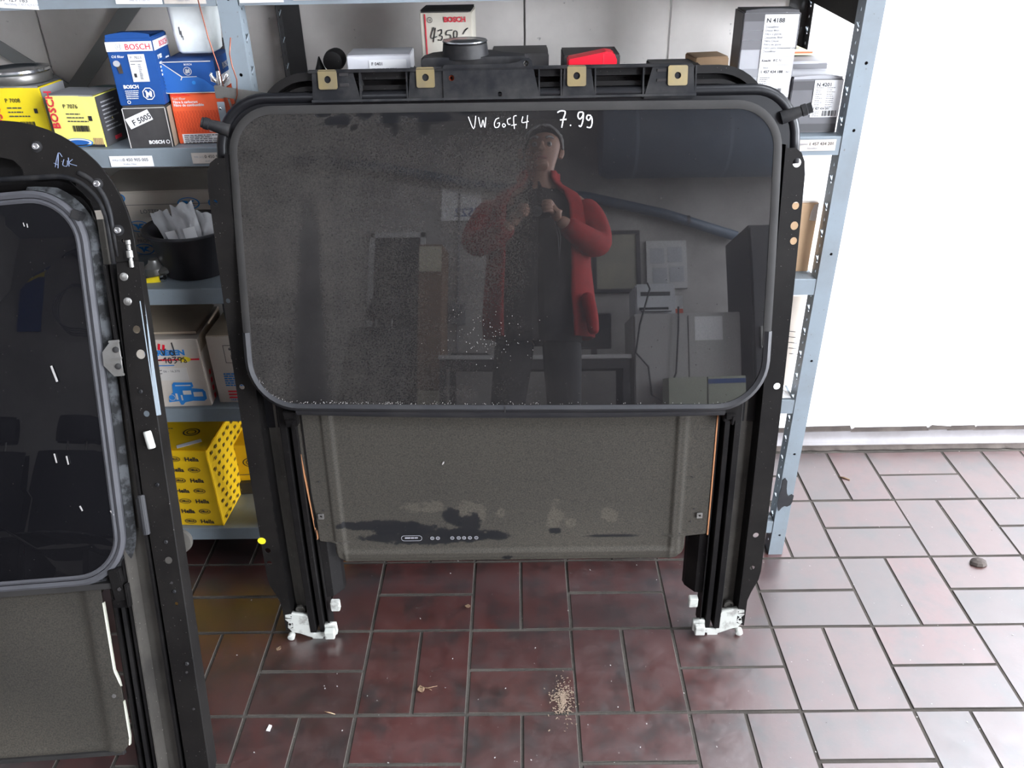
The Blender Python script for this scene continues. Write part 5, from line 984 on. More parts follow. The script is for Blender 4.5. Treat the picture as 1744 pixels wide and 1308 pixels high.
for x in (-0.150, -0.1395, -0.1125, -0.1005, -0.0905, -0.0795, -0.0675):
    flatring('printed_circle', F(x, 0.2352, -0.0052), FN, 0.0026, 0.0036, M_greyink, sh); flatring('printed_circle', F(x, 0.2352, -0.0052), FN, 0.0007, 0.0012, M_greyink, sh)
MB().lathe([(0.0004, -0.004), (0.0013, -0.002), (0.0015, 0.001), (0.0004, 0.004)], 8, Matrix.Translation(F(-0.1215, 0.395, -0.004)) @ Matrix.Rotation(0.5, 4, 'Y')).build('white_chip', M_chip, sh)

# ------------------------------------------------------------------ second sunroof frame, nearer, at the left
la, rho = radians(22), radians(4.0)
Wv = Vector((0, sin(la), cos(la))); Nv = Vector((0, -cos(la), sin(la))); Xv = Vector((1, 0, 0))
Uv = cos(rho)*Xv+sin(rho)*Wv; Vv = -sin(rho)*Xv+cos(rho)*Wv
lf = tag(empty('sunroof_assembly', (0, 0, 0)), 'nearer black sunroof assembly with grey gasket, cut off by the left edge', 'sunroof')
lf.matrix_world = Matrix(((Uv.x, -Nv.x, Vv.x, -0.55), (Uv.y, -Nv.y, Vv.y, 0.88), (Uv.z, -Nv.z, Vv.z, 0.0), (0, 0, 0, 1)))
LC = -0.455          # centre line of this frame in its own x
def LP(u, v, off=0.0): return Vector((u, -off, v))
def LM(u, v, off=0.0): return Vector((2*LC-u, -off, v))
for mir, Q in ((1, LP), (-1, LM)):
    v0 = 0.0 if mir == 1 else 0.075
    fo = [(-0.020, v0), (0.017, v0), (0.0165, 0.30), (0.0165, 0.62), (0.024, 0.80), (0.0245, 0.862), (-0.010, 0.862), (-0.0185, 0.70), (-0.0235, 0.50), (-0.0215, 0.30)]
    hl = [circ(0.0055, 0.757, .0062, 14), circ(0.0065, 0.718, .0075, 14), circ(0.0015, 0.624, .0050, 12), circ(0.004, 0.309, .0030, 10)]
    fl_ = plate('side_flange', fo, hl, 0.002, lambda u, v, w: Q(u, v, w), M_flange, lf, 0.05)
    for u, v in ((-0.001, 0.839), (-0.001, 0.801)):
        MB().lathe([(0.0062, 0), (0.0066, 0.001), (0.0058, 0.0024), (0.0028, 0.003), (0.0026, 0.0046), (0.001, 0.005)], 16, Matrix.Translation(Q(u, v, 0.001)) @ Matrix.Rotation(pi/2, 4, 'X')).build('rivet', M_alu, fl_, smooth=40)
    for u, v in ((0.002, 0.509), (0.002, 0.414), (0.0035, 0.330), (0.0065, 0.205), (-0.002, 0.66)):
        MB().lathe([(0.0034, 0), (0.0034, 0.001), (0.0022, 0.0022), (0.001, 0.0022), (0.0008, 0.0012)], 12, Matrix.Translation(Q(u, v, 0.001)) @ Matrix.Rotation(pi/2, 4, 'X')).build('rivet', M_bracket, fl_, smooth=40)
    for u, v in ((0.002, 0.383),):
        MB().lathe([(0.0058, 0), (0.0058, 0.0006)], 14, Matrix.Translation(Q(u, v, 0.001)) @ Matrix.Rotation(pi/2, 4, 'X')).build('plug', M_gutter, fl_)
    for u, v in ((0.0015, 0.345), (0.004, 0.19), (0.0065, 0.125)):
        MB().lathe([(0.0022, 0), (0.0022, 0.0005)], 10, Matrix.Translation(Q(u, v, 0.001)) @ Matrix.Rotation(pi/2, 4, 'X')).build('pin_hole', M_hole, fl_)
    def lsweep(name, sec, a, b_, mat, smooth=40):
        m = MB(); m.sweep([[Q(u, a+(b_-a)*k/10, o) for u, o in sec] for k in range(11)], closed=True); return m.build(name, mat, lf, smooth=smooth)
    lsweep('edge_return', [(0.017, 0.001), (0.0185, 0.0), (0.0185, -0.03), (0.0165, -0.03)], v0, 0.86, M_flange)
    if mir == 1: lsweep('edge_reflection_strip', [(0.0172, 0.0014), (0.0225, 0.0), (0.0225, -0.004), (0.0172, -0.004)], 0.62, 0.80, M_steel)  # pale strip: reflection along the flange edge put into colour
    lsweep('flange_web', [(-0.021, 0.001), (-0.023, -0.02), (-0.026, -0.022), (-0.0265, 0.004), (-0.030, 0.004), (-0.031, -0.024), (-0.020, -0.026)], v0, 0.86, M_black, 0)
    lsweep('gutter', [(-0.031, -0.020), (-0.040, -0.017), (-0.050, -0.0165), (-0.060, -0.019), (-0.064, -0.012), (-0.067, 0.0), (-0.0695, 0.0), (-0.070, -0.026), (-0.031, -0.026)], v0, 0.93, M_gutter)
    lsweep('guide_rail', [(-0.0695, -0.003), (-0.076, -0.002), (-0.079, -0.006), (-0.079, -0.018), (-0.083, -0.018), (-0.083, -0.003), (-0.088, -0.001), (-0.0905, -0.004), (-0.0905, -0.020), (-0.096, -0.020), (-0.096, -0.004), (-0.100, -0.003), (-0.108, -0.012), (-0.112, -0.030), (-0.07, -0.030)], v0, 0.93, M_black, 0)
    # angled steel bracket with two studs
    bk_ = plate('steel_bracket', [(-0.020, 0.742), (-0.034, 0.741), (-0.0475, 0.727), (-0.0485, 0.706), (-0.036, 0.690), (-0.0205, 0.688)], [], 0.003, lambda u, v, w: Q(u, v, w+0.010), M_alu, lf, 0.02)
    for v in (0.742, 0.716, 0.690): 
        MB().bar(Q(-0.035, v, 0.012), Q(-0.018, v, 0.012), 0.004, 0.0035, (0, 1, 0)).build('fold', M_alu, bk_, bevel=0.0008)
    for v in (0.729, 0.703):
        MB().lathe([(0.005, 0), (0.0045, 0.003), (0.002, 0.004)], 12, Matrix.Translation(Q(-0.026, v, 0.011)) @ Matrix.Rotation(pi/2, 4, 'X')).build('stud', M_bracket, bk_, smooth=40)
    cpp = MB(); cpp.tube([Q(-0.0255, 0.495, 0.004), Q(-0.0255, 0.430, 0.004)], 0.0060, 10); cpp.box(-0.010, 0.004, -0.004, 0.010, -0.05, 0.0, Matrix.Translation(Q(-0.0255, 0.49, 0.0))); cpp.build('rail_clamp', M_rubber, lf, bevel=0.001)
MB().lathe([(0.0055, -0.014), (0.0062, -0.012), (0.0062, 0.012), (0.0055, 0.014)], 12, Matrix.Translation(LP(0.0035, 0.5835, 0.008)) @ Matrix.Rotation(radians(-8), 4, 'Y')).build('white_plug', M_nylon, lf, smooth=40)
MB().lathe([(0.016, -0.006), (0.020, -0.005), (0.020, 0.005), (0.016, 0.006)], 24, Matrix.Translation(LP(0.006, 0.400, -0.040)) @ Matrix.Rotation(pi/2, 4, 'X')).build('rear_roller', M_gutter, lf, smooth=40)
# upper body: broad rounded black moulding with stepped inner ledges
def arc_r(r_out, cx_, cv_, n=14): return [(cx_+r_out[0]*sin(radians(a)), cv_+r_out[1]*cos(radians(a))) for a in [90*k/n for k in range(n+1)]]
OC = (-0.165, 0.895); 
o_half = arc_r((0.189, 0.190), *OC)+[(0.0245, 0.862)]
i_half = [(-0.008, 0.862), (-0.010, 0.90)]+[(-0.085+0.075*sin(radians(a)), 0.918+0.080*cos(radians(a))) for a in range(90, -1, -10)]
def mirr(pts): return [(2*LC-x, y) for x, y in pts]
bodyo = o_half+[p for p in i_half]+[(-0.128, 0.998), (-0.128, 1.012), (-0.140, 1.026), (-0.160, 1.032)]
bodyo = bodyo+mirr(bodyo)[::-1] if False else bodyo+[(2*LC-x, y) for x, y in ([(-0.160, 1.032), (-0.140, 1.026), (-0.128, 1.012), (-0.128, 0.998)]+i_half[::-1]+o_half[::-1])]
plate('body_moulding', bodyo, [circ(0.0065, 0.893, 0.0026, 10), circ(2*LC-0.0065, 0.893, 0.0026, 10)], 0.006, lambda u, v, w: LP(u, v, w+0.002), M_flange, lf, 0.03)
for mir, Q in ((1, LP), (-1, LM)):
    pth = [(-0.455, 0.9995), (-0.30, 0.9995), (-0.165, 0.9995), (-0.130, 0.9985)]+[(-0.083+0.070*sin(radians(a)), 0.920+0.077*cos(radians(a))) for a in range(0, 91, 9)]+[(-0.0125, 0.86)]
    MB().tube([Q(x, y, 0.003) for x, y in pth], 0.0042, 8).build('ledge_bead', M_bracket, lf, smooth=True)
    pth = [(-0.045, 1.002)]+[(-0.062+0.056*sin(radians(a)), 0.930+0.072*cos(radians(a))) for a in range(18, 91, 9)]+[(-0.0045, 0.87)]
    MB().tube([Q(x, y, 0.0045) for x, y in pth], [0.001]+[0.0042]*(len(pth)-2)+[0.002], 8).build('ledge_bead', M_bracket, lf, smooth=True)
    inn = [(-0.455, 0.985), (-0.13, 0.985)]+[(-0.09+0.060*sin(radians(a)), 0.920+0.065*cos(radians(a))) for a in range(0, 91, 10)]+[(-0.030, 0.80)]
    b = MB(); b.sweep([[Q(x, y+0.006, 0.0), Q(x-0.012*max(0, (y < 0.97)), y-0.010*(y >= 0.97), -0.022)] for x, y in inn]); b.build('inner_ledge', M_gutter if False else M_black, lf, smooth=40, fix=False)
    for u, v in ((-0.101, 1.042), (-0.018, 0.980), (0.003, 0.909)):
        sc = MB().lathe([(0.0085, 0), (0.0085, 0.0012), (0.0060, 0.0014)], 18, Matrix.Translation(Q(u, v, 0.005)) @ Matrix.Rotation(pi/2, 4, 'X')).build('washer', M_bracket, lf, smooth=40)
        MB().lathe([(0.0056, 0.001), (0.0056, 0.004), (0.0046, 0.0052), (0.0026, 0.0052), (0.0022, 0.0030)], 16, Matrix.Translation(Q(u, v, 0.005)) @ Matrix.Rotation(pi/2, 4, 'X')).build('screw', M_chrome, sc, smooth=40)
    MB().box(-0.008, 0.008, -0.012, 0.004, -0.007, 0.007, Matrix.Translation(Q(-0.058, 0.937, -0.004)) @ Matrix.Rotation(radians(25), 4, 'Y')).build('locating_lug', M_bracket, lf, bevel=0.0015)
    b = MB(); b.lathe([(0.0035, -0.022), (0.0035, -0.008), (0.0055, -0.007), (0.0055, 0.003), (0.0035, 0.004), (0.0035, 0.012), (0.0045, 0.013), (0.0045, 0.019)], 12, Matrix.Translation(Q(0.0145, 0.874, 0.004))); b.build('hinge_pin', M_alu, lf, smooth=40)
    b = MB(); b.box(-0.004, 0.004, -0.004, 0.006, 0.0, 0.018, Matrix.Translation(Q(0.0105, 0.862, 0.004))); b.build('pin_holder', M_black, lf, bevel=0.001)
strokes('blue_handwriting', [[(-0.078, 1.010), (-0.070, 1.030), (-0.065, 1.024)], [(-0.070, 1.030), (-0.074, 1.008)], [(-0.063, 1.020), (-0.066, 1.012), (-0.060, 1.010), (-0.058, 1.018)], [(-0.056, 1.022), (-0.057, 1.009)], [(-0.050, 1.019), (-0.056, 1.014), (-0.045, 1.009)], [(-0.079, 1.016), (-0.074, 1.013)]], lambda x, y: LP(x, y, 0.0055), 0.00055, M_bmark, lf)
plate('back_plate', [(-0.86, 0.34), (-0.05, 0.34), (-0.05, 0.96), (-0.10, 1.02), (-0.16, 1.055), (2*LC+0.16, 1.055), (2*LC+0.10, 1.02), (-0.86, 0.96)], [], 0.004, lambda u, v, w: LP(u, v, w-0.030), M_black, lf, 0.2)
b = MB(); b.sweep([[LP(u, v, o) for v, o in ((0.955, -0.032), (0.995, -0.032), (0.995, -0.125), (0.955, -0.125))] for u in (-0.84, -0.07)], closed=True); b.build('rear_cross_member', M_black, lf)
# glass with grey gasket
def lg_loop(ins, n=10):
    x1, x0, t, bt = -0.047-ins, 2*LC+0.047+ins, 0.980-ins, 0.352+ins; rt_, rb_ = 0.085-ins, 0.085-ins; P = []
    for cx, cz, rr_, a0 in ((x1-rt_, t-rt_, rt_, 0), (x0+rt_, t-rt_, rt_, 90), (x0+rb_, bt+rb_, rb_, 180), (x1-rb_, bt+rb_, rb_, 270)):
        for k in range(n+1):
            x, y = cx+rr_*cos(radians(a0+90*k/n)), cz+rr_*sin(radians(a0+90*k/n))
            taper = 0.016*(0.85-y)/0.5 if y < 0.85 else 0
            P.append((x-taper if x > LC else x+taper, y))
    return P
def lgz(x, y): return 0.006-((x-LC)**2)/(2*9)-((y-0.66)**2)/(2*6)+0.010
M_glass2 = dust_material('smoked_glass', (0.003, 0.003, 0.004), 0.012, (0.06, 0.055, 0.05), 1.45, 0.5, 0.4)
gp = MB(); rows = 40; lp0 = lg_loop(0.002)
cxy = (LC, 0.666); rings = [[LP(cxy[0]+(x-cxy[0])*k/14, cxy[1]+(y-cxy[1])*k/14, lgz(cxy[0]+(x-cxy[0])*k/14, cxy[1]+(y-cxy[1])*k/14)) for x, y in lp0] for k in range(1, 15)]
n = len(lp0); gp.add([LP(*cxy, lgz(*cxy))]+[v for r in rings for v in r], [(0, 1+k, 1+(k+1) % n) for k in range(n)]+[(1+j*n+k, 1+(j+1)*n+k, 1+(j+1)*n+(k+1) % n, 1+j*n+(k+1) % n) for j in range(13) for k in range(n)])
g2 = gp.build('glass_panel', M_glass2, lf, smooth=True); attr(g2, [0.02+0.03*abs(noise.noise(v.co*6)) for v in g2.data.vertices])
def lring(name, i0, i1, o, mat, h):
    A_, B2 = lg_loop(i0), lg_loop(i1); M2 = lg_loop((i0+i1)/2); b = MB(); m = 5
    vs = [q for k in range(len(A_)) for q in (LP(*A_[k], lgz(*A_[k])-0.012), LP(*A_[k], lgz(*A_[k])+o), LP(*M2[k], lgz(*M2[k])+o+h), LP(*B2[k], lgz(*B2[k])+o), LP(*B2[k], lgz(*B2[k])-0.003))]
    n = len(A_); b.add(vs, [(k*m+i, k*m+i+1, ((k+1) % n)*m+i+1, ((k+1) % n)*m+i) for k in range(n) for i in range(m-1)]); return b.build(name, mat, g2, smooth=50)
M_lgask = pm('pale_grey_gasket', (0.060, 0.060, 0.066), 0.6, spec=0.25, dust=(0.042, 0.042, 0.045), dust_amt=0.6, dscale=14)
lring('edge_gasket', 0.0, 0.0105, 0.002, M_lgask, 0.003); lring('inner_gasket', 0.0115, 0.0185, 0.0008, M_lgask, 0.002)
M_foam = pm('dirty_foam_strip', (0.06, 0.063, 0.066), 0.9, spec=0.1, dust=(0.012, 0.012, 0.012), dust_amt=0.9, dscale=45, lo=0.42, hi=0.55)
A_ = lg_loop(-0.001); B2 = lg_loop(-0.012); b = MB(); n = len(A_)
idx = [k for k in range(n) if A_[k][0] > LC]
b.sweep([[LP(*A_[k], lgz(*A_[k])-0.003), LP(*B2[k], lgz(*B2[k])-0.012)] for k in [i for i in range(33, 44)]+[i for i in range(0, 11)]]); b.build('foam_strip', M_foam, g2, smooth=True, fix=False)
b = MB(); b.sweep([[LP(u, v, o) for v, o in ((0.354, 0.006), (0.344, 0.004), (0.341, -0.01), (0.354, -0.012))] for u in (-0.80, -0.30, -0.20, -0.13, -0.105, -0.092)], closed=True); b.build('lower_trim', M_gasket, lf)
sm_ = MB(); sm_.box(-0.016, 0.014, -0.004, 0.016, -0.008, 0.008, Matrix.Translation(LP(-0.083, 0.318, 0.0))); sm_.box(-0.010, 0.008, -0.010, 0.012, 0.006, 0.060, Matrix.Translation(LP(-0.080, 0.318, 0.0)) @ Matrix.Rotation(radians(-6), 4, 'Y')); sm_.box(0.004, 0.008, -0.012, 0.008, -0.01, 0.03, Matrix.Translation(LP(-0.076, 0.322, 0.0)))
sm_.build('lifting_arm', M_black, lf, bevel=0.0015)
MB().lathe([(0.003, 0), (0.003, 0.0006)], 10, Matrix.Translation(LP(-0.079, 0.345, 0.013)) @ Matrix.Rotation(pi/2, 4, 'X')).build('arm_hole', M_hole, lf)
# shade
def lsx(v): return -0.1195+0.0115*sm(0.20, 0.13, v)*1.0 if v < 0.2 else -0.1195
NU, NV = 60, 50; b = MB(); dv = []
for j in range(NV+1):
    v = 0.052+0.33*j/NV
    x1 = -0.1195+0.008*max(0, min(1, (0.20-v)/0.03))
    if v < 0.075: x1 -= 0.02-sqrt(max(0, 0.02**2-(0.075-v)**2))*0.87
    x0 = 2*LC-x1
    for i in range(NU+1):
        t = i/NU; t = 0.5-0.5*cos(pi*t); x = x0+(x1-x0)*t; e = abs(x-LC)
        o = -0.004-0.006*(1-sm(0.300, 0.314, e))+0.0015*math.exp(-((e-0.307)/0.004)**2)+0.003*math.exp(-((v-0.062)/0.007)**2)-0.008*sm(0.078, 0.068, v)*0
        b.v.append(tuple(LP(x, v, o))); dv.append(0.36+0.12*noise.noise(Vector((x*6, v*6, 1)))+0.15*sm(0.20, 0.06, v)*(1 if v < 0.2 else 0))
b.f = [(j*(NU+1)+i, j*(NU+1)+i+1, (j+1)*(NU+1)+i+1, (j+1)*(NU+1)+i) for j in range(NV) for i in range(NU)]
s2 = b.build('sunshade', M_shade, lf, smooth=True, fix=False); attr(s2, dv)
so = s2.modifiers.new('thickness', 'SOLIDIFY'); so.thickness = 0.004; so.offset = -1
b = MB(); b.sweep([[LP(x+d, v, o) for d, o in ((0, -0.004), (0.0018, -0.005), (0.0018, -0.010), (0, -0.010))] for x, v in ((-0.1195, 0.318), (-0.1195, 0.20), (-0.1145, 0.182), (-0.1135, 0.17))], closed=True); b.build('board_edge', M_cream, s2)
b = MB(); b.sweep([[LP(x+d, v, o) for d, o in ((0, -0.004), (0.0018, -0.005), (0.0018, -0.010), (0, -0.010))] for x, v in ((-0.1125, 0.145), (-0.1115, 0.12), (-0.1115, 0.08), (-0.114, 0.066))], closed=True); b.build('board_edge', M_cream, s2)
MB().lathe([(0.0035, 0), (0.0035, 0.0012), (0.0015, 0.0014)], 12, Matrix.Translation(LP(-0.125, 0.156, -0.004)) @ Matrix.Rotation(pi/2, 4, 'X')).build('pin_head', M_alu, s2)
b = MB(); b.sweep([[LP(u, v, o) for v, o in ((0.058, -0.002), (0.050, -0.004), (0.048, -0.014), (0.058, -0.012))] for u in (-0.76, -0.20, -0.16, -0.135, -0.125)], closed=True); b.build('lower_trim', M_gasket, s2)
# paint chips stuck on its glass
for k, (u, v, w2, h2, a_) in enumerate(((-0.128, 0.700, 0.003, 0.026, 12), (-0.148, 0.567, 0.002, 0.015, 6), (-0.130, 0.562, 0.002, 0.014, 4), (-0.122, 0.482, 0.002, 0.009, 20), (-0.075, 0.470, 0.002, 0.009, 25), (-0.140, 0.930, 0.001, 0.006, 10), (-0.135, 0.928, 0.001, 0.006, 4))):
    MB().box(-w2/2, w2/2, -0.0008, 0, -h2/2, h2/2, Matrix.Translation(LP(u, v, lgz(u, v)+0.0002)) @ Matrix.Rotation(radians(-a_), 4, 'Y')).build('paint_chip', M_chip, g2)

# ------------------------------------------------------------------ litter on the floor
def leaf(name, label, x, y, ang, s, mat):
    b = MB(); b.grid(lambda u, v: Vector((s*(u-0.5)*2*(0.25+0.75*sin(pi*min(1, v*1.2))), s*2.4*(v-0.4), 0.0015+s*0.35*abs(u-0.5)+0.0015*noise.noise(Vector((u*3, v*3, x*50))))), 6, 8)
    o = b.build(name, mat, None, smooth=True); o.location = (x, y, 0.0006); o.rotation_euler = (0, 0, radians(ang)); sol = o.modifiers.new('t', 'SOLIDIFY'); sol.thickness = 0.0004
    return tag(o, label, 'leaf')
leaf('dry_leaf', 'dry brown leaf on the red tiles in front of the sunroof shade', -0.196, 1.056, 20, 0.007, M_twig)
tw = MB(); tw.tube([(-0.010, 0.003, 0.0022), (0.004, 0.001, 0.0024), (0.022, 0.006, 0.0022)], [0.0012, 0.001, 0.0005], 6); tw.tube([(0.004, 0.001, 0.0022), (0.012, -0.004, 0.002)], 0.0006, 5)
tw = tw.build('twig', M_twig, None, smooth=True); tw.location = (-0.188, 1.058, 0); tag(tw, 'thin dry twig beside the brown leaf on the red tiles', 'twig')
leaf('dry_leaf', 'small curled leaf scrap just below the left white end stop', -0.486, 1.157, -20, 0.005, M_twig)
leaf('dry_leaf', 'brown leaf fragment on the tiles behind the sunroof, below its shade', -0.119, 1.266, 85, 0.005, M_twig)
tw = MB(); tw.tube([(-0.012, 0.006, 0.002), (0.0, 0.0, 0.0024), (0.012, -0.008, 0.002)], [0.0012, 0.0022, 0.0014], 7); tw = tw.build('twig', M_twig, None, smooth=True); tw.location = (0.80, 1.69, 0)
tag(tw, 'small dark twig on the bright tiles near the white wall', 'twig')
tw = MB(); tw.tube([(-0.010, 0.002, 0.0016), (0.0, -0.001, 0.0018), (0.010, -0.004, 0.0014)], [0.0007, 0.001, 0.0005], 6); tw = tw.build('twig', M_card, None, smooth=True); tw.location = (-0.356, 1.008, 0)
tag(tw, 'pale straw lying on a tile joint at the lower left', 'twig')
ch = MB().add([(-0.004, -0.006, 0.0006), (0.003, -0.007, 0.0006), (0.004, 0.005, 0.0006), (-0.001, 0.007, 0.0006), (-0.003, -0.005, 0.0026), (0.002, -0.006, 0.0022), (0.003, 0.004, 0.003), (-0.001, 0.006, 0.0024)], [(3, 2, 1, 0), (4, 5, 6, 7), (0, 1, 5, 4), (1, 2, 6, 5), (2, 3, 7, 6), (3, 0, 4, 7)]).build('paint_chip', M_paper)
ch.location = (-0.459, 0.977, 0); tag(ch, 'white paint chip on the dark tiles beside the left sunroof', 'chip')
sn = MB().lathe([(0.018, 0), (0.019, 0.003), (0.015, 0.008), (0.006, 0.011)], 9); sn.v = [(x*(1+0.3*noise.noise(Vector((x*80, y*80, 1)))), y*0.75, z) for x, y, z in sn.v]
sn = sn.build('stone', M_dirt, None); sn.location = (0.985, 1.378, 0); tag(sn, 'brown stone lump on the bright tiles at the right', 'stone')
sw = MB()
for k in range(520):
    a = R.uniform(0, 2*pi); r = abs(R.gauss(0, 1)); x, y = 0.066+0.016*r*cos(a)*0.8, 1.03+0.030*r*sin(a); s = R.uniform(0.0004, 0.0013)
    sw.box(-s*1.6, s*1.6, -s*0.7, s*0.7, 0, s*0.5, Matrix.Translation((x, y, 0.0006)) @ Matrix.Rotation(R.uniform(0, 3), 4, 'Z'))
sw = sw.build('sawdust', M_saw, None, fix=False); sw['kind'] = 'stuff'; sw['label'] = 'sawdust spilled over a tile joint in the foreground'
gr = MB()
for k in range(420):
    x, y = R.uniform(-0.6, 1.3), R.uniform(0.9, 1.8); s = R.choice((0.0003, 0.0004, 0.0005, 0.0008))
    gr.box(-s*1.5, s*1.5, -s, s, 0, s*0.5, Matrix.Translation((x, y, 0.0006)) @ Matrix.Rotation(R.uniform(0, 3), 4, 'Z'))
gr = gr.build('grit', M_chip, None, fix=False); gr['kind'] = 'stuff'; gr['label'] = 'pale grit scattered over the floor tiles'

# ------------------------------------------------------------------ the room behind, seen mirrored in the dark glass
M_bench = pm('bench_top', (0.46, 0.45, 0.44), 0.5); M_darkw = pm('dark_varnish', (0.03, 0.028, 0.03), 0.5)
M_screen = pm('dark_screen', (0.012, 0.012, 0.014), 0.2); M_plas = pm('office_grey_plastic', (0.52, 0.53, 0.54), 0.5)
M_cab = pm('cabinet_paint', (0.40, 0.385, 0.37), 0.6, dust=(0.34, 0.33, 0.31), dust_amt=0.5, dscale=2)
M_wood = pm('brown_panel_wood', (0.17, 0.10, 0.06), 0.6, dust=(0.12, 0.07, 0.045), dust_amt=0.6, dscale=5)
M_pale = pm('pale_wood', (0.42, 0.38, 0.28), 0.6); M_cloth = pm('dark_cloth', (0.018, 0.018, 0.021), 0.95, dust=(0.03, 0.03, 0.034), dust_amt=0.6, dscale=8)
M_bluepipe = pm('blue_pipe_paint', (0.055, 0.078, 0.112), 0.5); M_pict = pm('picture_print', (0.22, 0.21, 0.17), 0.6, dust=(0.32, 0.29, 0.22), dust_amt=0.8, dscale=4)
wb = tag(empty('workbench', (0, 0, 0)), 'narrow workbench with pale top behind the photographer', 'table')
MB().box(-0.70, 0.58, -2.40, -1.90, 0.815, 0.845).build('bench_top', M_bench, wb, bevel=0.003)
MB().box(-0.66, 0.55, -1.93, -1.905, 0.745, 0.814).build('apron', M_darkw, wb); MB().box(-0.66, 0.55, -2.38, -2.355, 0.745, 0.814).build('apron', M_darkw, wb)
for x in (-0.67, 0.545):
    for y in (-1.935, -2.365): MB().box(x-0.022, x+0.022, y-0.022, y+0.022, 0, 0.814).build('leg', M_darkw, wb, bevel=0.002)
mo2 = tag(empty('monitor', (0.35, -2.15, 0.845)), 'dark computer monitor on the workbench', 'monitor')
MB().box(-0.12, 0.12, -0.02, 0.02, 0.06, 0.33).build('screen_case', M_darkw, mo2, bevel=0.006); MB().box(-0.11, 0.11, 0.0205, 0.022, 0.072, 0.318).build('screen', M_screen, mo2)
MB().box(-0.02, 0.02, -0.02, 0.0, 0.01, 0.08).build('stand', M_darkw, mo2); MB().box(-0.09, 0.09, -0.07, 0.07, 0, 0.012).build('foot', M_darkw, mo2, bevel=0.004)
kb = tag(empty('keyboard', (-0.50, -2.05, 0.845)), 'black keyboard lying on the left of the workbench', 'keyboard')
MB().box(-0.13, 0.13, -0.06, 0.06, 0, 0.018).build('case', M_darkw, kb, bevel=0.003)
ky = MB()
for r in range(4):
    for c in range(14): ky.box(-0.122+0.0175*c, -0.108+0.0175*c, -0.05+0.025*r, -0.03+0.025*r, 0.018, 0.024)
ky.build('keys', M_screen, kb, fix=False)
cbn = tag(empty('cabinet', (0.945, -2.15, 0)), 'grey cabinet beside the workbench', 'cabinet')
MB().box(-0.35, 0.36, -0.25, 0.25, 0.06, 1.13).build('carcass', M_cab, cbn, bevel=0.004); MB().box(-0.33, 0.34, -0.23, 0.22, 0, 0.06).build('plinth', M_darkw, cbn)
for x0, x1 in ((-0.345, 0.0025), (0.0075, 0.355)):
    d = MB().box(x0, x1, 0.25, 0.268, 0.08, 1.11).build('door', M_cab, cbn, bevel=0.003)
    MB().box(-0.008, 0.008, 0, 0.02, -0.05, 0.05, Matrix.Translation((0.02 if x0 > 0 else -0.015, 0.268, 0.62))).build('handle', M_alu, d, bevel=0.003)
MB().box(0.05, 0.235, 0.2685, 0.2695, 0.93, 1.10).build('notice_sheet', M_paper, cbn)
prn = tag(empty('printer', (0.755, -2.14, 1.13)), 'pale office printer on the grey cabinet', 'printer')
MB().box(-0.135, 0.135, -0.17, 0.17, 0, 0.23).build('body', M_plas, prn, bevel=0.01); MB().box(-0.11, 0.085, 0.168, 0.178, 0.035, 0.055).build('paper_slot', M_screen, prn)
MB().box(-0.10, 0.10, 0.1695, 0.1715, 0.14, 0.17).build('panel', M_greydk, prn); MB().box(-0.10, 0.10, 0.17, 0.23, 0.022, 0.03).build('tray', M_plas, prn)
lfb = carton('small_carton', 'white and orange carton beside the printer on the cabinet', (0.93, -2.10, 1.13), pi, 0.075, 0.10, 0.16, M_paper); rects('orange_band', [(-0.037, 0.001, 0.074, 0.06)], (0, -0.002, 0), 'front', M_orange, lfb)
for k, (x, w_) in enumerate(((0.885, 0.235), (1.128, 0.235))):
    c_ = carton('large_carton', ('left', 'right')[k]+' pale green carton standing before the grey cabinet', (x, -1.62, 0), pi, w_, 0.22, 0.66, pm('pale_green_carton', (0.34, 0.36, 0.28), 0.7))
    if k: rects('blue_strap', [(-0.117, 0.615, 0.235, 0.03)], (0, -0.002, 0), 'front', M_bluebox, c_)
pc_ = tag(empty('framed_picture', (0.60, -2.93, 1.755)), 'dark framed picture on the rear wall above the monitor', 'picture')
for x0, x1, z0, z1 in ((-0.20, 0.20, 0.25, 0.285), (-0.20, 0.20, -0.285, -0.25), (-0.20, -0.165, -0.25, 0.25), (0.165, 0.20, -0.25, 0.25)): MB().box(x0, x1, -0.02, 0.012, z0, z1).build('frame_bar', M_darkw, pc_, bevel=0.002)
MB().box(-0.165, 0.165, -0.015, 0.002, -0.25, 0.25).build('print', M_pict, pc_)
pc_ = tag(empty('notice_board', (1.02, -2.93, 1.72)), 'grey notice board on the rear wall right of the framed picture', 'board')
MB().box(-0.17, 0.17, -0.02, 0.005, -0.22, 0.22).build('board', M_bench, pc_, bevel=0.003)
for x, z in ((-0.08, 0.08), (0.07, 0.09), (-0.06, -0.10), (0.08, -0.09)): MB().box(x-0.06, x+0.06, 0.0055, 0.007, z-0.07, z+0.07).build('sheet', M_greylt, pc_)
sk_ = tag(empty('junction_box', (-0.725, -2.93, 1.29)), 'grey electric socket box with conduit on the rear wall', 'socket')
MB().box(-0.07, 0.07, -0.02, 0.06, -0.10, 0.10).build('box', M_greymd, sk_, bevel=0.008); MB().lathe([(0.035, 0.06), (0.04, 0.068), (0.03, 0.072)], 20, Matrix.Rotation(-pi/2, 4, 'X')).build('socket_ring', M_greydk, sk_, smooth=40)
MB().tube([(0, -0.008, 0.1), (0, -0.008, 1.6)], 0.011, 8).build('conduit', M_greymd, sk_); MB().tube([(0, 0.01, -0.1), (0, 0.01, -0.5)], 0.011, 8).build('conduit', M_greymd, sk_)
sg = tag(MB().box(-0.88, -0.53, -2.945, -2.935, 2.16, 2.47).build('paper_sign', M_paper), 'white paper sign with blue figures high on the rear wall', 'sign')
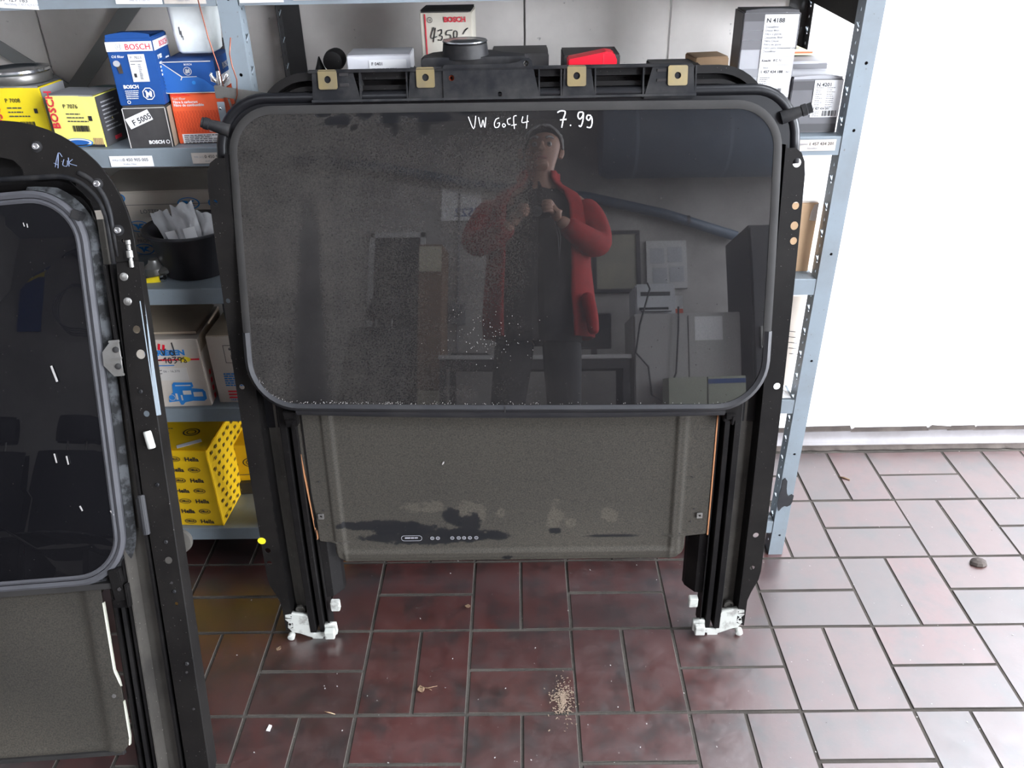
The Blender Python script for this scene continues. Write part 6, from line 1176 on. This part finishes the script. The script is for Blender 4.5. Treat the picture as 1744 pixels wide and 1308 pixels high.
text('SS22', 0.115, (-0.545, -2.9335, 2.20), Matrix.Rotation(pi, 4, 'Z') @ FACE['front'], M_bluebox, sg, bold=0.002)
bp_ = tag(MB().tube([(-2.65, -2.86, 2.82), (-1.39, -2.86, 2.66), (-0.52, -2.86, 2.46), (0.36, -2.86, 2.34), (1.00, -2.86, 2.17), (1.6, -2.86, 1.95)], 0.045, 14).build('duct_pipe', M_bluepipe, None, smooth=True), 'blue duct pipe sagging along the rear wall', 'pipe')
for x, z in ((-1.8, 2.668), (-0.1, 2.402), (1.2, 2.10)):
    b = MB(); b.lathe([(0.046, -0.012), (0.049, -0.012), (0.049, 0.012), (0.046, 0.012)], 18, Matrix.Translation((x, -2.86, z)) @ Matrix.Rotation(pi/2, 4, 'Y')); b.box(-0.01, 0.01, -0.09, -0.05, -0.01, 0.01, Matrix.Translation((x, -2.86, z))); b.build('pipe_clip', M_greydk, bp_)
vd = tag(empty('ventilation_duct', (1.40, -2.45, 2.73)), 'fat blue-grey ventilation duct under the roof at the rear right', 'duct')
MB().lathe([(0.33, -0.95), (0.36, -0.90), (0.36, 0.94), (0.35, 0.95)], 40, Matrix.Rotation(pi/2, 4, 'Y')).build('duct_pipe', pm('blue_grey_duct_paint', (0.12, 0.145, 0.185), 0.5), vd, smooth=40)
for x in (-0.7, 0.0, 0.7):
    b = MB(); b.lathe([(0.3600, -0.012), (0.3606, -0.012), (0.3606, 0.012), (0.3600, 0.012)], 40, Matrix.Translation((x, 0, 0)) @ Matrix.Rotation(pi/2, 4, 'Y'), cap=False); b.box(x-0.01, x+0.01, -0.006, 0.006, 0.36, 0.42); b.build('hanger_strap', MATS['blue_grey_duct_paint'], vd, smooth=40)
dr = struct(empty('door_1', (-1.25, -2.93, 0)))
MB().box(-0.20, 0.20, -0.02, 0.012, 0.0, 2.0).build('door_leaf', M_darkw, dr, bevel=0.003)
for x0, x1 in ((-0.25, -0.20), (0.20, 0.24)): MB().box(x0, x1, -0.02, 0.02, 0, 2.05).build('door_jamb', M_bench, dr, bevel=0.002)
MB().box(-0.25, 0.24, -0.02, 0.02, 2.0, 2.05).build('door_head', M_bench, dr); MB().tube([(0.13, 0.01, 1.03), (0.13, 0.055, 1.03), (0.04, 0.055, 1.03)], 0.009, 8).build('door_handle', M_chrome, dr, smooth=True)
lk = tag(empty('panel_cupboard', (-0.90, -2.72, 0)), 'narrow brown cupboard with pale top door against the rear wall', 'cabinet')
MB().box(-0.095, 0.095, -0.2, 0.11, 0, 1.85).build('carcass', M_wood, lk, bevel=0.003); MB().box(-0.09, 0.09, 0.11, 0.125, 1.61, 1.83).build('upper_door', M_pale, lk, bevel=0.002); MB().box(-0.09, 0.09, 0.11, 0.125, 0.6, 1.60).build('lower_door', M_wood, lk, bevel=0.002)
MB().box(-0.09, 0.09, 0.11, 0.125, 0.05, 0.59).build('base_door', M_pale, lk, bevel=0.002)
# two dismounted car seats stand left of the bench
def car_seat(label, x, y, rz):
    t = tag(empty('car_seat', (x, y, 0), (0, 0, rz)), label, 'seat', 'dismounted car seats')
    def cush(name, w, l, th, m, pleats=5):
        b = MB()
        for side in (1, -1):
            b.grid(lambda u, v: m @ Vector(((u-0.5)*w*(1-0.10*v*v), l*v, side*th*0.5*(sin(pi*min(1, max(0, 0.04+0.92*u)))**0.35)*(sin(pi*(0.05+0.9*v))**0.3)*(1+0.05*(side > 0)*cos(2*pi*pleats*u)))), 24, 16)
        return b.build(name, M_cloth, t, smooth=True, weld=False)
    cush('seat_cushion', 0.50, 0.50, 0.17, Matrix.Translation((0, 0.24, 0.40)) @ Matrix.Rotation(pi, 4, 'Z') @ Matrix.Rotation(radians(-8), 4, 'X'))
    cush('backrest', 0.52, 0.66, 0.16, Matrix.Translation((0, -0.22, 0.42)) @ Matrix.Rotation(radians(104), 4, 'X'))
    cush('headrest', 0.27, 0.17, 0.11, Matrix.Translation((0, -0.40, 1.13)) @ Matrix.Rotation(radians(98), 4, 'X'), 2)
    for sx in (-0.06, 0.06): MB().tube([(sx, -0.385, 1.04), (sx, -0.40, 1.16)], 0.007, 8).build('headrest_rod', M_alu, t)
    for sx in (-0.2, 0.2): MB().box(sx-0.02, sx+0.02, -0.26, 0.24, 0, 0.05).build('runner', M_darkw, t, bevel=0.004); MB().box(sx-0.015, sx+0.015, -0.2, 0.2, 0.05, 0.34).build('seat_side', M_darkw, t, bevel=0.004)
    return t
car_seat('dark cloth car seat just left of the bench, mirrored in the large glass', -1.22, -1.75, radians(12))
car_seat('dark cloth car seat farther left, mirrored in the nearer glass', -2.02, -1.70, radians(-6))
car_seat('dark cloth car seat farthest left, beside the left wall', -2.66, -1.75, radians(4))
bs = tag(MB().box(-2.98, -2.78, -2.945, -2.935, 2.15, 2.75).build('blue_sign', M_bluebox), 'blue enamel sign high on the rear wall at the far left', 'sign')
rects('yellow_band', [(0, 0, 0.2, 0.08)], (-2.78, -2.934, 2.60), Matrix.Rotation(pi, 4, 'Z') @ FACE['front'], M_yellow, bs)
# dark overalls on wall hooks at the right
ov = tag(empty('tall_locker', (1.56, -2.0, 0)), 'tall dark locker right of the grey cabinet', 'locker')
MB().box(-0.22, 0.24, -0.3, 0.25, 0.05, 1.72).build('carcass', M_darkw, ov, bevel=0.005); MB().box(-0.21, 0.23, 0.25, 0.266, 0.07, 1.70).build('door', M_darkw, ov, bevel=0.003)
MB().box(-0.18, -0.165, 0.266, 0.29, 0.85, 1.0).build('handle', M_alu, ov, bevel=0.003); MB().box(-0.2, 0.22, -0.28, 0.23, 0, 0.05).build('plinth', M_darkw, ov)
cb_ = MB(); cb_.tube([(0.70, -1.95, 1.36), (0.70, -1.855, 1.30), (0.63, -1.855, 1.05), (0.60, -1.855, 0.85), (0.68, -1.855, 0.75), (0.70, -1.855, 0.55), (0.78, -1.855, 0.49), (0.86, -1.855, 0.70), (0.88, -1.855, 1.0), (0.885, -1.855, 1.17)], 0.006, 6)
tag(cb_.build('cable', M_darkw, None, smooth=True), 'dark cable hanging from the printer before the cabinet', 'cable')
coil = MB(); 
for k in range(4): coil.tube([(-2.45+(0.17+0.012*k)*cos(a*pi/12), -2.90+0.012*k, 2.32+(0.22-0.015*k)*sin(a*pi/12)) for a in range(24)], 0.005, 6, closed=True)
ci = coil.build('wire_coil', M_greymd, None, smooth=True); tag(ci, 'coil of thin grey wire hung on the rear wall', 'wire')
MB().tube([(-2.45, -2.945, 2.535), (-2.45, -2.86, 2.535), (-2.45, -2.855, 2.56)], 0.007, 8).build('hook', M_alu, ci)

# ------------------------------------------------------------------ the photographer
person = tag(empty('person', (0.0, 0.0, 0.0)), 'person in an open red jacket holding a compact camera, mirrored in the glass', 'person')
M_skin = pm('skin', (0.50, 0.29, 0.21), 0.5, dust=(0.44, 0.24, 0.18), dust_amt=0.5, dscale=20); M_hair = pm('grey_hair', (0.26, 0.25, 0.245), 0.6, dust=(0.42, 0.41, 0.40), dust_amt=0.7, dscale=40)
M_jack = pm('red_jacket_cloth', (0.42, 0.018, 0.018), 0.85, dust=(0.28, 0.012, 0.013), dust_amt=0.6, dscale=18, bump=0.4, bscale=24)
M_trou = pm('dark_trousers', (0.020, 0.019, 0.022), 0.9, dust=(0.032, 0.030, 0.033), dust_amt=0.5, dscale=10)
M_shirt = pm('dark_pullover', (0.022, 0.020, 0.022), 0.9); M_shoe = pm('black_leather', (0.012, 0.012, 0.012), 0.4); M_eye = pm('eye_white', (0.42, 0.40, 0.38), 0.3)
SK = []
def skin(name, P, E_, rad, mat, parent, root=0, lev=2):
    me = bpy.data.meshes.new(name); me.from_pydata([Vector(p) for p in P], E_, []); o = link(name, me, mat, parent)
    md = o.modifiers.new('skin', 'SKIN'); md.use_smooth_shade = True
    for i, v in enumerate(me.skin_vertices[0].data):
        r = rad[i]; v.radius = r if isinstance(r, tuple) else (r, r); v.use_root = (i == root)
    s = o.modifiers.new('sub', 'SUBSURF'); s.levels = lev; s.render_levels = lev; SK.append(o); return o
HX, HY = 0.012, -0.285      # head axis
P = [(0, -0.29, 0.93), (0, -0.285, 1.08), (0, -0.29, 1.24), (0, -0.30, 1.38), (0.003, -0.295, 1.47), (0.008, -0.275, 1.545),      # 0-5 pelvis..jaw base
     (HX, -0.272, 1.60), (HX+0.012, -0.285, 1.66), (HX+0.016, -0.292, 1.705),                                                  # 6-8 head
     (-0.17, -0.30, 1.405), (-0.255, -0.255, 1.20), (-0.145, -0.085, 1.205), (-0.088, -0.052, 1.235),                          # 9-12 left-of-frame arm
     (0.17, -0.30, 1.405), (0.235, -0.255, 1.19), (0.135, -0.085, 1.215), (0.078, -0.052, 1.250),                              # 13-16 other arm
     (-0.095, -0.29, 0.86), (-0.125, -0.27, 0.50), (-0.135, -0.29, 0.09), (0.095, -0.29, 0.86), (0.110, -0.27, 0.50), (0.125, -0.29, 0.09)]
E2 = [(0, 1), (1, 2), (2, 3), (3, 4), (4, 5), (5, 6), (6, 7), (7, 8), (3, 9), (9, 10), (10, 11), (11, 12), (3, 13), (13, 14), (14, 15), (15, 16), (0, 17), (17, 18), (18, 19), (0, 20), (20, 21), (21, 22)]
rd = [(0.15, 0.11), (0.145, 0.105), (0.15, 0.105), (0.13, 0.09), 0.056, (0.058, 0.066), (0.070, 0.086), (0.074, 0.094), (0.058, 0.074), 0.042, 0.036, 0.030, 0.024, 0.042, 0.036, 0.030, 0.024, 0.085, 0.058, 0.040, 0.085, 0.058, 0.040]
body = skin('body', P, E2, rd, M_skin, person)
for s, wp in ((-1, Vector(P[12])), (1, Vector(P[16]))):
    pv = [wp, wp+Vector((-s*0.010, 0.010, 0.018)), wp+Vector((-s*0.018, 0.016, 0.038))]; hd = [wp-Vector((0, 0.012, 0.01))]+pv; ee = [(0, 1), (1, 2), (2, 3)]; rr2 = [0.021, 0.022, (0.026, 0.015), (0.026, 0.014)]
    for k, (ln, dz) in enumerate(((0.030, 0.016), (0.034, 0.004), (0.033, -0.008), (0.027, -0.020))):
        b0 = wp+Vector((-s*0.022, 0.016, 0.040+dz)); b1 = b0+Vector((-s*0.006, 0.024, 0.002)); b2 = b1+Vector((-s*ln*0.55, 0.004, -0.001)); b3 = b2+Vector((-s*ln*0.45, -0.010, -0.001))
        i0 = len(hd); hd += [b0, b1, b2, b3]; ee += [(3, i0), (i0, i0+1), (i0+1, i0+2), (i0+2, i0+3)]; rr2 += [0.0095, 0.0092, 0.0085, 0.0065]
    t0 = wp+Vector((s*-0.006, 0.004, 0.012)); i0 = len(hd); hd += [t0+Vector((-s*0.012, -0.010, 0.012)), t0+Vector((-s*0.030, -0.014, 0.026)), t0+Vector((-s*0.044, -0.012, 0.036))]; ee += [(1, i0), (i0, i0+1), (i0+1, i0+2)]; rr2 += [0.012, 0.0105, 0.008]
    skin('hand', hd, ee, rr2, M_skin, person)
FC = Vector((HX+0.006, -0.19, 1.60))
def head_bit(name, P, E_, r, mat): return skin(name, P, E_, r, mat, person, 0, 2)
head_bit('nose', [(FC.x, -0.190, 1.638), (FC.x-0.001, -0.174, 1.610), (FC.x-0.001, -0.168, 1.598), (FC.x-0.012, -0.180, 1.593), (FC.x+0.010, -0.180, 1.593)], [(0, 1), (1, 2), (2, 3), (2, 4)], [0.009, 0.012, 0.012, 0.008, 0.008], M_skin)
head_bit('chin', [(FC.x-0.004, -0.205, 1.545), (FC.x-0.004, -0.192, 1.527), (FC.x-0.03, -0.225, 1.545), (FC.x+0.026, -0.225, 1.545)], [(0, 1), (0, 2), (0, 3)], [0.024, 0.018, 0.026, 0.026], M_skin)
head_bit('lips', [(FC.x-0.026, -0.192, 1.563), (FC.x-0.001, -0.183, 1.566), (FC.x+0.022, -0.192, 1.564)], [(0, 1), (1, 2)], [0.004, 0.007, 0.004], pm('lips', (0.36, 0.13, 0.11), 0.5))
for s in (-1, 1):
    MB().lathe([(0.001, -0.012), (0.009, -0.008), (0.0105, 0), (0.009, 0.007), (0.001, 0.0105)], 14, Matrix.Translation((FC.x+s*0.030, -0.205, 1.632))).build('eye', M_eye, person, smooth=True)
    MB().lathe([(0.0005, 0.010), (0.0045, 0.0112), (0.0005, 0.0125)], 12, Matrix.Translation((FC.x+s*0.030, -0.2055, 1.630)) @ Matrix.Rotation(-pi/2-0.15, 4, 'X')).build('iris', M_shoe, person)
    head_bit('eyebrow', [(FC.x+s*0.014, -0.190, 1.655), (FC.x+s*0.032, -0.189, 1.661), (FC.x+s*0.050, -0.203, 1.655)], [(0, 1), (1, 2)], [0.006, 0.0065, 0.004], M_hair)
    head_bit('ear', [(HX+s*0.080, -0.285, 1.598), (HX+s*0.088, -0.290, 1.622), (HX+s*0.090, -0.298, 1.645), (HX+s*0.084, -0.288, 1.655)], [(0, 1), (1, 2), (2, 3)], [(0.008, 0.010), (0.008, 0.013), (0.007, 0.012), 0.007], M_skin)
hr = MB(); rows_ = []
for i in range(13):
    ph = radians(2+i*8.8); row = []
    for k in range(36):
        th = 2*pi*k/36; front = max(0, sin(th))
        lim = 0.92 if front < 0.2 else 0.92-0.55*((front-0.2)/0.8)
        p_ = ph*lim; rx, ry, rz = 0.088, 0.112, 0.100; q = 0.97+0.12*noise.noise(Vector((cos(th)*5, sin(th)*5, i*0.9)))
        row.append(Vector((HX+0.012+rx*q*sin(p_)*cos(th), -0.292+ry*q*sin(p_)*sin(th), 1.655+rz*q*cos(p_))))
    rows_.append(row)
hr.sweep(rows_+[]); 
hr2 = MB(); hr2.v = [tuple(v) for r in rows_ for v in r]; hr2.f = [(i*36+k, i*36+(k+1) % 36, (i+1)*36+(k+1) % 36, (i+1)*36+k) for i in range(12) for k in range(36)]+[tuple(range(36))]
hh = hr2.build('hair', M_hair, person, smooth=True); so = hh.modifiers.new('t', 'SOLIDIFY'); so.thickness = 0.005; so.offset = -1
# pullover, trousers, shoes
def torso(name, rows_, mat, a0, a1, n=44, thick=0.005, par=person):
    b = MB(); V = []
    for z, w_, d_, cy, dx in rows_:
        V.append([Vector((dx+w_*sin(a0+(a1-a0)*k/n)*(abs(sin(a0+(a1-a0)*k/n)))**-0.15 if abs(sin(a0+(a1-a0)*k/n)) > 1e-3 else dx, cy+d_*cos(a0+(a1-a0)*k/n), z))+noise.noise_vector(Vector((k*0.35, z*9, w_*7)))*0.008 for k in range(n+1)])
    b.sweep(V); o = b.build(name, mat, par, smooth=True, fix=False); s = o.modifiers.new('t', 'SOLIDIFY'); s.thickness = thick; s.offset = 1; return o
torso('pullover', [(0.78, 0.170, 0.130, -0.285, 0), (0.86, 0.168, 0.128, -0.285, 0), (1.0, 0.172, 0.135, -0.28, 0), (1.15, 0.170, 0.130, -0.285, 0), (1.30, 0.175, 0.120, -0.295, 0), (1.40, 0.150, 0.100, -0.30, 0), (1.45, 0.085, 0.075, -0.30, 0), (1.475, 0.066, 0.070, -0.298, 0)], M_shirt, 0, 2*pi)
jr = [(0.80, 0.222, 0.165, -0.29, 0), (0.88, 0.226, 0.167, -0.29, 0), (0.98, 0.222, 0.165, -0.29, 0), (1.12, 0.215, 0.160, -0.29, 0), (1.26, 0.213, 0.150, -0.295, 0), (1.36, 0.212, 0.140, -0.30, 0), (1.425, 0.175, 0.120, -0.30, 0), (1.465, 0.105, 0.098, -0.30, 0.003), (1.495, 0.085, 0.090, -0.298, 0.004), (1.52, 0.088, 0.094, -0.298, 0.004)]
torso('jacket', jr, M_jack, radians(34), radians(326), 60, 0.008)
skin('jacket_tail', [(0.185, -0.17, 0.98), (0.205, -0.165, 0.88), (0.212, -0.16, 0.80)], [(0, 1), (1, 2)], [(0.035, 0.03), (0.036, 0.028), (0.030, 0.022)], M_jack, person)
for s in (-1, 1):
    ex, ez = (0.270, 1.19) if s < 0 else (0.248, 1.18)
    skin('sleeve', [(s*0.150, -0.30, 1.395), (s*0.222, -0.29, 1.31), (s*ex, -0.250, ez), (s*0.205, -0.165, ez+0.005), (s*0.130, -0.085, 1.215), (s*0.100, -0.062, 1.236)], [(0, 1), (1, 2), (2, 3), (3, 4), (4, 5)], [0.088, 0.076, 0.068, 0.058, 0.046, 0.040], M_jack, person)
skin('trousers', [(0, -0.29, 0.92), (-0.09, -0.288, 0.84), (-0.125, -0.27, 0.50), (-0.135, -0.295, 0.06), (0.09, -0.288, 0.84), (0.100, -0.27, 0.50), (0.125, -0.295, 0.06)], [(0, 1), (1, 2), (2, 3), (0, 4), (4, 5), (5, 6)], [(0.135, 0.105), 0.092, 0.074, 0.064, 0.092, 0.072, 0.064], M_trou, person)
for s in (-1, 1): skin('shoe', [(s*0.130, -0.325, 0.05), (s*0.136, -0.25, 0.048), (s*0.145, -0.13, 0.036)], [(0, 1), (1, 2)], [(0.045, 0.042), (0.048, 0.042), (0.042, 0.030)], M_shoe, person)
# compact camera in the hands; its lens sits just behind the viewpoint
kc = tag(empty('compact_camera', (0.0, -0.016, EYE), (-PITCH, 0, 0)), 'small dark compact camera held in both hands by the person in the red jacket', 'camera')
MB().box(-0.048, 0.048, -0.030, -0.006, -0.030, 0.028).build('camera_body', M_screen, kc, bevel=0.004)
MB().lathe([(0.021, -0.008), (0.021, -0.002), (0.018, 0.0), (0.011, 0.001), (0.009, -0.003)], 24, Matrix.Rotation(-pi/2, 4, 'X')).build('lens_barrel', M_greymd, kc, smooth=40)
MB().box(0.022, 0.040, -0.0062, -0.0045, 0.012, 0.022).build('flash', M_paper, kc, bevel=0.001); MB().box(-0.036, 0.036, -0.0315, -0.0295, -0.024, 0.022).build('screen', M_screen, kc)
MB().lathe([(0.005, 0.028), (0.005, 0.031)], 12, Matrix.Translation((-0.032, -0.018, 0))).build('shutter_button', M_chrome, kc)
MB().tube([(0.048, -0.016, 0.01), (0.075, -0.02, -0.03), (0.088, -0.025, -0.11), (0.083, -0.025, -0.22), (0.079, -0.025, -0.11), (0.062, -0.02, -0.03)], 0.0022, 6).build('wrist_strap', M_greylt, kc, smooth=True)

# freeze the skin surfaces into plain meshes
dg = bpy.context.evaluated_depsgraph_get()
for o in SK:
    me = bpy.data.meshes.new_from_object(o.evaluated_get(dg)); o.modifiers.clear(); o.data = me
    for p in me.polygons: p.use_smooth = True
